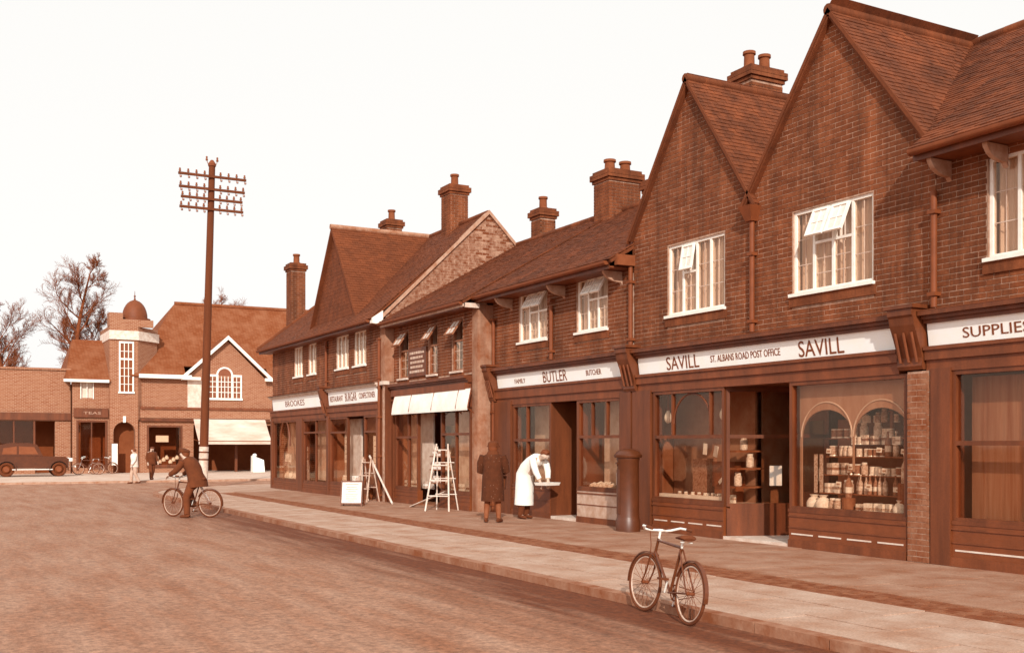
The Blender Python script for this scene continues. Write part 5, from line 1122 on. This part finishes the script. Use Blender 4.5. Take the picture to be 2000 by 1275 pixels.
# stepladders
def stepladder(label, c, rz, h, w0, w1, spread, steps, mat, rear_rungs=3):
    t = thing('step_ladder', label, 'stepladder', c); T = T_(c, rz)
    for s_ in (-1, 1):
        MB().tube(T @ Vector((s_*w0/2, -spread, 0)), T @ Vector((s_*w1/2, 0, h)), .022, .02, 6).build('stile', mat, t)
        MB().tube(T @ Vector((s_*w0/2*.92, spread, 0)), T @ Vector((s_*w1/2*.92, .03, h*.96)), .017, .016, 6).build('rear_leg', mat, t)
    for i in range(1, steps+1):
        u = i/(steps+.4); w = w0+(w1-w0)*u; y = -spread*(1-u); q = lambda x, d, z: T @ Vector((x, y+d, h*u+z))
        MB().hexa([q(-w/2, -.05, -.012), q(w/2, -.05, -.012), q(w/2, .06, -.012), q(-w/2, .06, -.012), q(-w/2, -.05, .012), q(w/2, -.05, .012), q(w/2, .06, .012), q(-w/2, .06, .012)]).build('step', mat, t)
    for i in range(rear_rungs): u = (i+1)/(rear_rungs+1); MB().tube(T @ Vector((-w0/2*.92, spread*(1-u), h*.96*u)), T @ Vector((w0/2*.92, spread*(1-u), h*.96*u)), .012).build('rear_rung', mat, t)
stepladder('tall pale wooden stepladder beside the plaster pier', (10.95, 23.75, 0), R(-48), 1.62, .62, .30, .32, 4, WOOD_PALE)
stepladder('lower stepladder standing against the restaurant shopfront', (10.85, 28.55, 0), R(-70), 1.25, .5, .32, .24, 3, M('worn_wood', .3, .6, 8, .8), 2)
o = MB().tube((11.05, 28.9, 1.28), (10.95, 26.95, .02), .028, .028, 8).build('wooden_pole', WOOD_PALE, None, (11.0, 27.4, 0)); tag(o, 'pale pole leaning at a slant between the two stepladders', 'pole')
o = MB().hexa([(10.85, 25.55, .0), (11.0, 25.65, .0), (11.0, 25.62, .03), (10.85, 25.52, .03), (11.28, 24.35, .42), (11.43, 24.45, .42), (11.43, 24.42, .45), (11.28, 24.32, .45)]).build('plank', WOOD_PALE, None, (10.9, 25.6, 0)); tag(o, 'short plank propped on the stall riser behind the tall stepladder', 'plank')
# notice boards, far things
def panel(name, label, cat, x0, x1, y, z0, z1, mat=None, feet=False):
    t = thing(name, label, cat, ((x0+x1)/2, y, 0 if feet else z0)); boxes(t, 'panel', mat or PAPERM, (x0, x1, y, y+.03, z0, z1)); boxes(t, 'frame', TIMBER, (x0-.03, x0, y-.005, y+.035, z0 if not feet else 0, z1+.03), (x1, x1+.03, y-.005, y+.035, z0 if not feet else 0, z1+.03), (x0, x1, y-.005, y+.035, z1, z1+.03)); return t
panel('notice_board', 'tall white notice board beside the arched tower doorway', 'notice board', 9.02, 9.33, 63.45, .45, 1.65, feet=True)
panel('window_card', 'white card hanging in the far shop window left of the pole', 'card', 11.55, 12.25, 64.35, 1.75, 2.12)
wsx = thing('white_display', 'white cloth-covered stand in the shade under the far awning', 'stand', (17.0, 62.6, 0)); MB().hexa([(16.65, 62.4, 0), (17.35, 62.4, 0), (17.35, 62.9, 0), (16.65, 62.9, 0), (16.65, 62.45, .95), (17.3, 62.45, .70), (17.3, 62.85, .70), (16.65, 62.85, .95)]).build('cloth', WHITECLOTH, wsx); MB().ball((16.8, 62.6, .98), .13, .13, .1).build('bundle', WHITECLOTH, wsx)
# parked car at the left edge
CARM = M('car_paint', 1.5, 1.65, 4, .25, spec=.6)
def car(label, loc):
    t = thing('parked_car', label, 'car', loc); x0, y0, z0 = loc
    f = lambda a, b, c: (x0+a, y0+c, z0+b)
    body = [(-1.95, .42), (-1.98, .75), (-1.85, .98), (-1.70, 1.05), (.35, 1.02), (1.45, .98), (1.62, .9), (1.62, .42)]
    m = MB().prism(body, f, -.58, .58); m.build('body', CARM, t)
    cab = [(-1.80, 1.03), (-1.62, 1.42), (-1.45, 1.60), (-1.1, 1.68), (-.2, 1.68), (.15, 1.60), (.42, 1.03)]
    cb = MB().prism(cab, f, -.60, .60).build('cab', CARM, t)
    for s_ in (-1, 1):
        for w in ([(-1.45, 1.12), (-1.38, 1.42), (-.78, 1.52), (-.78, 1.12)], [(-.68, 1.12), (-.68, 1.52), (.02, 1.48), (.2, 1.12)]): MB().prism(w, f, s_*.605-.004, s_*.605+.004).build('window', MATS['far_glass'], cb)
        MB().box(x0-1.0, x0+.85, y0+s_*.72-.12, y0+s_*.72+.12, z0+.34, z0+.38).build('running_board', METAL, t)
        for cx in (-1.25, 1.15):
            m = MB(); n = 10
            for i in range(n):
                a, b = math.pi*(-.05+1.05*i/n), math.pi*(-.05+1.05*(i+1)/n); g = lambda q, r, yy: (x0+cx+r*math.cos(q), y0+yy, z0+.36+r*math.sin(q)); ya, yb = s_*.56, s_*.86
                m.hexa([g(a, .42, ya), g(b, .42, ya), g(b, .42, yb), g(a, .42, yb), g(a, .46, ya), g(b, .46, ya), g(b, .46, yb), g(a, .46, yb)])
            m.build('mudguard', CARM, t)
            w = MB().torus((x0+cx, y0+s_*.70, z0+.36), (1, 0, 0), (0, 0, 1), .29, .075, 24, 8).build('wheel', TYRE, t, smooth=True); MB().tube((x0+cx, y0+s_*.64, z0+.36), (x0+cx, y0+s_*.74, z0+.36), .22, .12, 16).build('hub', LEAD, w)
        MB().lathe((x0+1.72, y0+s_*.42, z0+.82), [(.03, -.10), (.12, -.06), (.13, .06), (.1, .1)], 12).build('headlight', METAL, t)
    MB().box(x0+1.62, x0+1.66, y0-.3, y0+.3, z0+.42, z0+.95).build('radiator', METAL, t); MB().box(x0+1.9, x0+1.95, y0-.7, y0+.7, z0+.45, z0+.53).build('bumper', METAL, t); return t
car('dark old saloon car parked by the low building at the left edge', (4.7, 59.6, 0))
bicycle('bicycle', 'bicycle leaning by the wing shop beside the parked car', (7.6, 61.2, 0), R(175), .95, R(8), .1, detail=False)
bicycle('bicycle', 'bicycle standing nearest the white notice board at the tower', (8.4, 62.4, 0), R(10), .95, R(-8), .2, detail=False)

# ================================================================ goods in the windows
def data(mb, mat, nm, smooth=False):
    me = bpy.data.meshes.new(nm); me.from_pydata(mb.v, [], mb.f); me.materials.append(mat)
    if smooth:
        me.polygons.foreach_set('use_smooth', [True]*len(me.polygons)); me.set_sharp_from_angle(angle=R(40))
    return me
LAB = [M('label_pale', .0, .5, 30, .6), M('label_mid', .2, .8, 34, .6), M('label_dark', .6, 1.1, 30, .6), M('label_white', -.05, .2, 26, .6)]
def tin_parts(mat): return [('can', data(MB().lathe((0, 0, 0), [(.048, 0), (.05, .005), (.05, .01), (.048, .014), (.048, .118), (.05, .122), (.05, .128), (.044, .128)], 14), METAL, 'can', True)), ('paper_label', data(MB().lathe((0, 0, .018), [(.0488, 0), (.0488, .096)], 14), mat, 'paper_label', True))]
def packet_parts(mat, mat2): return [('carton', data(MB().box(-.03, .03, -.055, .055, 0, .16), mat, 'carton')), ('printed_band', data(MB().box(-.0312, .0312, -.0562, .0562, .06, .10), mat2, 'printed_band'))]
def bottle_parts(mat, mat2): return [('glass', data(MB().lathe((0, 0, 0), [(.038, 0), (.04, .01), (.04, .17), (.032, .20), (.014, .24), (.013, .29), (.016, .295), (.016, .31)], 14), mat, 'bottle_glass', True)), ('bottle_label', data(MB().lathe((0, 0, .06), [(.0408, 0), (.0408, .07)], 14), mat2, 'bottle_label', True)), ('cap', data(MB().lathe((0, 0, .305), [(.017, 0), (.017, .02)], 10), LAB[3], 'cap'))]
def jar_parts(mat): return [('jar_glass', data(MB().lathe((0, 0, 0), [(.04, 0), (.055, .015), (.055, .14), (.04, .165), (.04, .175)], 14), mat, 'jar_glass', True)), ('lid', data(MB().lathe((0, 0, .172), [(.043, 0), (.043, .025), (.036, .03)], 14), LAB[3], 'lid', True))]
def bag_parts(mat): return [('sack', data(MB().lathe((0, 0, 0), [(.10, 0), (.13, .03), (.13, .14), (.09, .21), (.05, .23), (.08, .27)], 12), mat, 'sack', True))]
KIND = {'tin': [tin_parts(m_) for m_ in LAB], 'packet': [packet_parts(LAB[0], LAB[2]), packet_parts(LAB[3], LAB[1]), packet_parts(LAB[1], LAB[3])], 'bottle': [bottle_parts(LAB[2], LAB[3]), bottle_parts(LAB[1], LAB[0])], 'jar': [jar_parts(LAB[0]), jar_parts(LAB[1])], 'bag': [bag_parts(LAB[3]), bag_parts(LAB[0])]}
def put(kind, loc, label, group, var=None, s=1.0, rz=None):
    ps = random.choice(KIND[kind]) if var is None else KIND[kind][var % len(KIND[kind])]
    t = thing(kind if kind != 'bag' else 'paper_bag', label, {'bag': 'bag'}.get(kind, kind), loc, group); t.scale = (s, s, s); t.rotation_euler = (0, 0, random.uniform(-.2, .2) if rz is None else rz)
    for nm, me in ps: c = bpy.data.objects.new(nm, me); COL.objects.link(c); c.parent = t
    return t
sh_ = MB()
for z, xx in ((.86, 12.18), (1.14, 12.24), (1.42, 12.30), (1.70, 12.36)): sh_.box(xx, xx+.30, 10.60, 12.40, z-.015, z)
sh_.build('display_shelf', M('shelf_wood', .8, 1.0, 4, .7), po)
gr = 'goods displayed in the near post office window'
ORD = 'first second third fourth fifth sixth seventh eighth ninth tenth eleventh twelfth thirteenth fourteenth fifteenth sixteenth'.split()
def row(kind, x, z, y0, y1, step, lab, grp, s=1.0, skip=0, var=None):
    y = y0; n = 0; noun, rest = lab.split('|')
    while y < y1:
        if random.random() >= skip: put(kind, (x+random.uniform(-.02, .02), y, z), f'{ORD[n]} {noun} from the right {rest}', grp, var, s); n += 1
        y += step*random.uniform(.93, 1.12)
NW = 'of the near post office window'
NOUN = {'packet': 'packet', 'tin': 'tin', 'jar': 'jar', 'bag': 'white paper bag', 'bottle': 'small bottle'}
def mixed(kinds, x, z, y0, y1, rest, grp, s0=.85, s1=1.35, skip=.06):
    y = y0; n = 0; k = random.choice(kinds); run = 0
    while y < y1:
        if run <= 0: k = random.choice(kinds); run = random.randint(1, 3); s = random.uniform(s0, s1); v = random.randint(0, 3)
        w = {'packet': .12, 'tin': .105, 'jar': .118, 'bag': .24, 'bottle': .09}[k]*s
        if random.random() > skip and n < 16:
            put(k, (x + random.uniform(-.04, .04), y + w/2, z), f'{NOUN[k]} {ORD[n]} from the right {rest}', grp, v, s, random.uniform(-.35, .35)); n += 1
        y += w*random.uniform(1.0, 1.15); run -= 1
mixed(['bag', 'packet', 'bag', 'jar'], 12.10, .58, 10.62, 12.60, 'at the front '+NW, 'front goods in the near post office window', .8, 1.1)
mixed(['jar', 'bottle', 'packet'], 12.26, .86, 10.64, 12.36, 'on the lowest shelf '+NW, 'lowest shelf goods in the near post office window', .8, 1.15)
mixed(['packet', 'tin', 'jar'], 12.32, 1.14, 10.64, 12.36, 'on the second shelf '+NW, 'second shelf goods in the near post office window', .85, 1.4)
mixed(['tin', 'packet', 'jar', 'bottle'], 12.38, 1.42, 10.64, 12.36, 'on the third shelf '+NW, 'third shelf goods in the near post office window', .8, 1.3)
mixed(['tin', 'packet', 'jar'], 12.44, 1.70, 10.66, 12.36, 'on the top shelf '+NW, 'top shelf goods in the near post office window', .9, 1.5, .15)
mixed(['tin', 'packet'], 12.40, 1.60, 10.66, 11.9, 'stacked above the third shelf '+NW, 'upper goods in the near post office window', .75, 1.0, .2)
mixed(['tin', 'packet', 'jar'], 12.46, 1.93, 10.70, 11.9, 'stacked above the top shelf '+NW, 'uppermost goods in the near post office window', .75, 1.05, .25)
for n, (y, z) in enumerate(((10.75, 1.5), (10.85, .95), (11.1, 1.22), (11.2, 1.52), (11.4, .98), (11.75, 1.26), (12.0, 1.0), (12.2, 1.5))):
    m = MB(); m.hexa([(12.155, y-.05, z-.035), (12.16, y-.05, z-.035), (12.16, y+.05, z-.03), (12.155, y+.05, z-.03), (12.165, y-.05, z+.035), (12.17, y-.05, z+.035), (12.17, y+.05, z+.04), (12.165, y+.05, z+.04)])
    o = m.build('price_ticket', PAPERM, None, (12.16, y, z-.035)); MB().box(12.15, 12.158, y-.03, y+.03, z-.012, z+.012).build('figures', MATS['poster_print'], o); tag(o, f'{ORD[n]} white price ticket from the right in the near post office window', 'price ticket', 'price tickets in the near post office window')
put('bottle', (12.15, 11.78, .80), 'tall bottle with white cap beside the middle of the near post office window', None, 0, 1.25); MB().lathe((12.15, 11.78, .58), [(.1, 0), (.1, .22)], 14).build('display_stand', MATS['shelf_wood'], po)
put('bottle', (12.13, 10.70, 1.05), 'tall bottle nearest the brick pier in the post office window', None, 1, 1.3); MB().lathe((12.13, 10.70, .58), [(.1, 0), (.1, .47)], 14).build('display_stand', MATS['shelf_wood'], po)
put('bottle', (12.48, 11.25, 2.10), 'bottle standing highest of all in the near post office window', None, 1, 1.0); MB().lathe((12.48, 11.25, 1.70), [(.03, 0), (.03, .38), (.08, .40)], 12).build('display_stand', MATS['shelf_wood'], po)
for i, (y, z) in enumerate(((12.40, 1.15), (12.52, 1.15))):
    o = boxes(None, 'ribbon_card', LAB[1], (12.2, 12.21, y-.035, y+.035, z-.3, z+.3), loc=(12.2, y, z-.3)); tag(o, ('narrow upright card at the far side of the near post office window', 'narrow upright card second from the arch post in the near post office window')[i], 'card')
# far post office window: lamps, boxes, slanted cards
for y, l, z in ((16.28, 'white globe lamp hanging at the far end of the post office window', 2.10), (14.68, 'white globe lamp hanging by the lobby of the post office window', 2.12)):
    t = thing('globe_lamp', l, 'lamp', (12.15, y, z)); MB().ball((12.15, y, z), .075, .075, .105, 16, 10).build('globe', M('opal_glass', -.03, .03, 5, .2), t, smooth=True); MB().tube((12.15, y, z+.1), (12.15, y, 2.6), .012).build('lamp_rod', LEAD, t); MB().lathe((12.15, y, z+.08), [(.05, 0), (.03, .05)], 12).build('gallery', METAL, t)
o = boxes(None, 'dark_box', LAB[2], (12.35, 12.6, 15.42, 15.80, .72, 1.35), loc=(12.5, 15.6, .58)); MB().box(12.3, 12.62, 15.38, 15.84, .58, .72).build('box_plinth', MATS['shelf_wood'], o); tag(o, 'dark upright box in the middle of the far post office window', 'box')
o = boxes(None, 'dark_case', TIMBER2, (12.45, 12.7, 14.75, 15.36, .85, 1.30), loc=(12.6, 15.0, .58)); MB().box(12.45, 12.7, 14.8, 15.3, .58, .85).build('case_plinth', MATS['shelf_wood'], o); tag(o, 'low dark case right of the upright box in the far post office window', 'case')
for i, (y, z, l) in enumerate(((15.45, 1.52, 'white card tilted on top of the dark upright box'), (15.15, 1.48, 'pale folded card on the low dark case'), (14.98, .98, 'slanted white card leaning before the low dark case'))):
    m = MB(); c = Vector((12.36, y, z)); a = (.12, .25, .9)[i]; u = Vector((0, -math.sin(a), math.cos(a)))*.10; v = Vector((0, math.cos(a), math.sin(a)))*(.05, .05, .03)[i]; w = Vector((.008, 0, 0))
    m.hexa([c-u-v-w, c-u-v+w, c-u+v+w, c-u+v-w, c+u-v-w, c+u-v+w, c+u+v+w, c+u+v-w]); tag(m.build('card', PAPERM, None, c), l, 'card')
row('jar', 12.2, .58, 14.45, 16.2, .19, 'jar|in the front row of the far post office window', 'front jars in the far post office window', .8, .2)
row('packet', 12.35, .58, 14.5, 15.4, .17, 'small packet|behind the jars in the far post office window', 'packets in the far post office window', .9, .2)
boxes(po, 'display_cloth', M('display_cloth', .02, .18, 5, .9), (X0+.06, X0+.16, 14.4, 16.3, .585, .70))
for i, (x, y, z) in enumerate(((12.25, 14.42, .98), (12.45, 14.34, 1.30), (12.38, 14.42, 1.60))): put('jar', (x, y, z-.1), ('jar lowest of three seen through the lobby window', 'jar in the middle of three seen through the lobby window', 'jar highest of three seen through the lobby window')[i], None, 0, 1.2)
boxes(po, 'lobby_shelf', MATS['shelf_wood'], (12.1, 12.7, 14.3, 14.6, .85, .88), (12.1, 12.7, 14.26, 14.6, 1.17, 1.20), (12.1, 12.7, 14.3, 14.6, 1.47, 1.50))
dv = Vector((1.15, -.42, 0)).normalized(); nv = Vector((-.42, -1.15, 0)).normalized(); c = Vector((X0, L1, 0)) + dv*.88 + nv*.02; m = MB(); u = dv*.11
m.hexa([c-u+Vector((0, 0, .90)), c+u+Vector((0, 0, .90)), c+u+nv*.006+Vector((0, 0, .90)), c-u+nv*.006+Vector((0, 0, .90)), c-u+Vector((0, 0, 1.24)), c+u+Vector((0, 0, 1.24)), c+u+nv*.006+Vector((0, 0, 1.24)), c-u+nv*.006+Vector((0, 0, 1.24))]); tag(m.build('notice_card', PAPERM, None, c + Vector((0, 0, .9))), 'white notice card fixed to the lobby glass of the post office', 'card')
# butcher's goods
MEAT = M('meat', .25, .6, 14, .5)
def joint_parts(): return [('cut', data(MB().loft([(-.12, 0, .05), (-.06, 0, .06), (.03, .01, .07), (.11, 0, .05)], [.02, .055, .06, .02], [.02, .05, .055, .02], (0, 1, 0), 10), MEAT, 'cut', True)), ('fat', data(MB().loft([(-.10, 0, .085), (0, 0, .115), (.09, 0, .09)], [.015, .03, .012], [.012, .018, .01], (0, 1, 0), 8), LAB[3], 'fat', True))]
KIND['meat_joint'] = [joint_parts(), joint_parts()]
row('meat_joint', 12.15, .69, 17.6, 18.95, .17, 'meat joint|on the slab in the near butcher window', 'meat in the near butcher window', 1.0, .05); row('meat_joint', 12.4, .69, 17.6, 18.95, .19, 'meat joint|at the back of the near butcher window', 'back meat in the near butcher window', 1.1, .1)
row('meat_joint', 12.2, .69, 20.3, 21.7, .22, 'meat joint|on the slab in the far butcher window', 'meat in the far butcher window', 1.0, .1)
hg = MB().loft([(12.3, 20.5, 2.3), (12.3, 20.5, 2.1), (12.3, 20.52, 1.9), (12.3, 20.5, 1.75)], [.02, .09, .11, .04], [.02, .06, .07, .03], (0, 1, 0), 10).tube((12.3, 20.5, 2.28), (12.3, 20.5, 2.46), .008).build('side_of_meat', LAB[0], None, (12.3, 20.5, 1.75), smooth=True); tag(hg, 'pale side of meat hanging in the far butcher window', 'meat')
for i, (y, z) in enumerate(((19.55, 1.62), (19.45, 1.30), (19.6, .95))):
    m = MB().loft([(12.75, y, z+.14), (12.75, y, z), (12.75, y+.02, z-.14)], [.03, .07, .03], [.02, .05, .02], (0, 1, 0), 10).tube((12.75, y, z+.13), (12.75, y, z+.22), .006); tag(m.build('hanging_joint', LAB[0 if i != 1 else 1], None, (12.75, y, z-.14), smooth=True), ('topmost pale joint hanging in the butcher doorway', 'middle joint hanging in the butcher doorway', 'lowest pale joint hanging in the butcher doorway')[i], 'meat')
# goods in the blind shop, cards in the restaurant and corner shop
for z, sn in ((.60, 'lowest'), (.95, 'middle'), (1.30, 'top')):
    row('packet', 11.85, z, 25.25, 26.2, .15, f'packet|on the {sn} shelf in the blind shop doorway', 'goods inside the blind shop doorway', 1.1, .15)
    boxes(aw, 'goods_shelf', MATS['shelf_wood'], (11.75, 12.0, 25.15, 26.3, z-.03, z))
row('packet', 11.75, .42, 23.4, 24.8, .17, 'packet|in the near window of the blind shop', 'goods in the near blind shop window', 1.2, .1); row('packet', 11.75, .42, 26.6, 27.9, .18, 'packet|in the far window of the blind shop', 'goods in the far blind shop window', 1.2, .1)
def wcard(label, X, y0, y1, z0, z1):
    o = MB().box(X, X+.01, y0, y1, z0, z1).build('window_card', PAPERM, None, (X, (y0+y1)/2, z0))
    m = MB()
    for i in range(5): zz = z0 + (z1-z0)*(.12+.18*i); m.box(X-.002, X, y0+(y1-y0)*.2, y1-(y1-y0)*.2, zz, zz+.02)
    m.build('print', MATS['poster_print'], o); tag(o, label, 'card')
wcard('tall white card in the restaurant window left of its door', X2+.06, 31.45, 31.72, 1.05, 1.90); wcard('tall white card in the restaurant window right of its door', X2+.06, 29.0, 29.28, .95, 1.85)
wcard('white card hung low in the corner shop window', X2+.06, 37.3, 38.0, 1.0, 1.25)
row('bag', 11.6, .36, 36.7, 38.9, .5, 'paper bag|in the corner shop window', 'bags in the corner shop window', 1.0)
row('jar', 11.6, .41, 31.4, 32.7, .2, 'jar|in the restaurant window', 'jars in the restaurant window', 1.1)
for i in range(9): put('bag', (11.25+i*.19, 64.5+.1*(i % 2), .5+.12*((i*7) % 3)), f'{ORD[i]} pale parcel from the left heaped in the far shop window', 'parcels in the far shop window', None, .9)
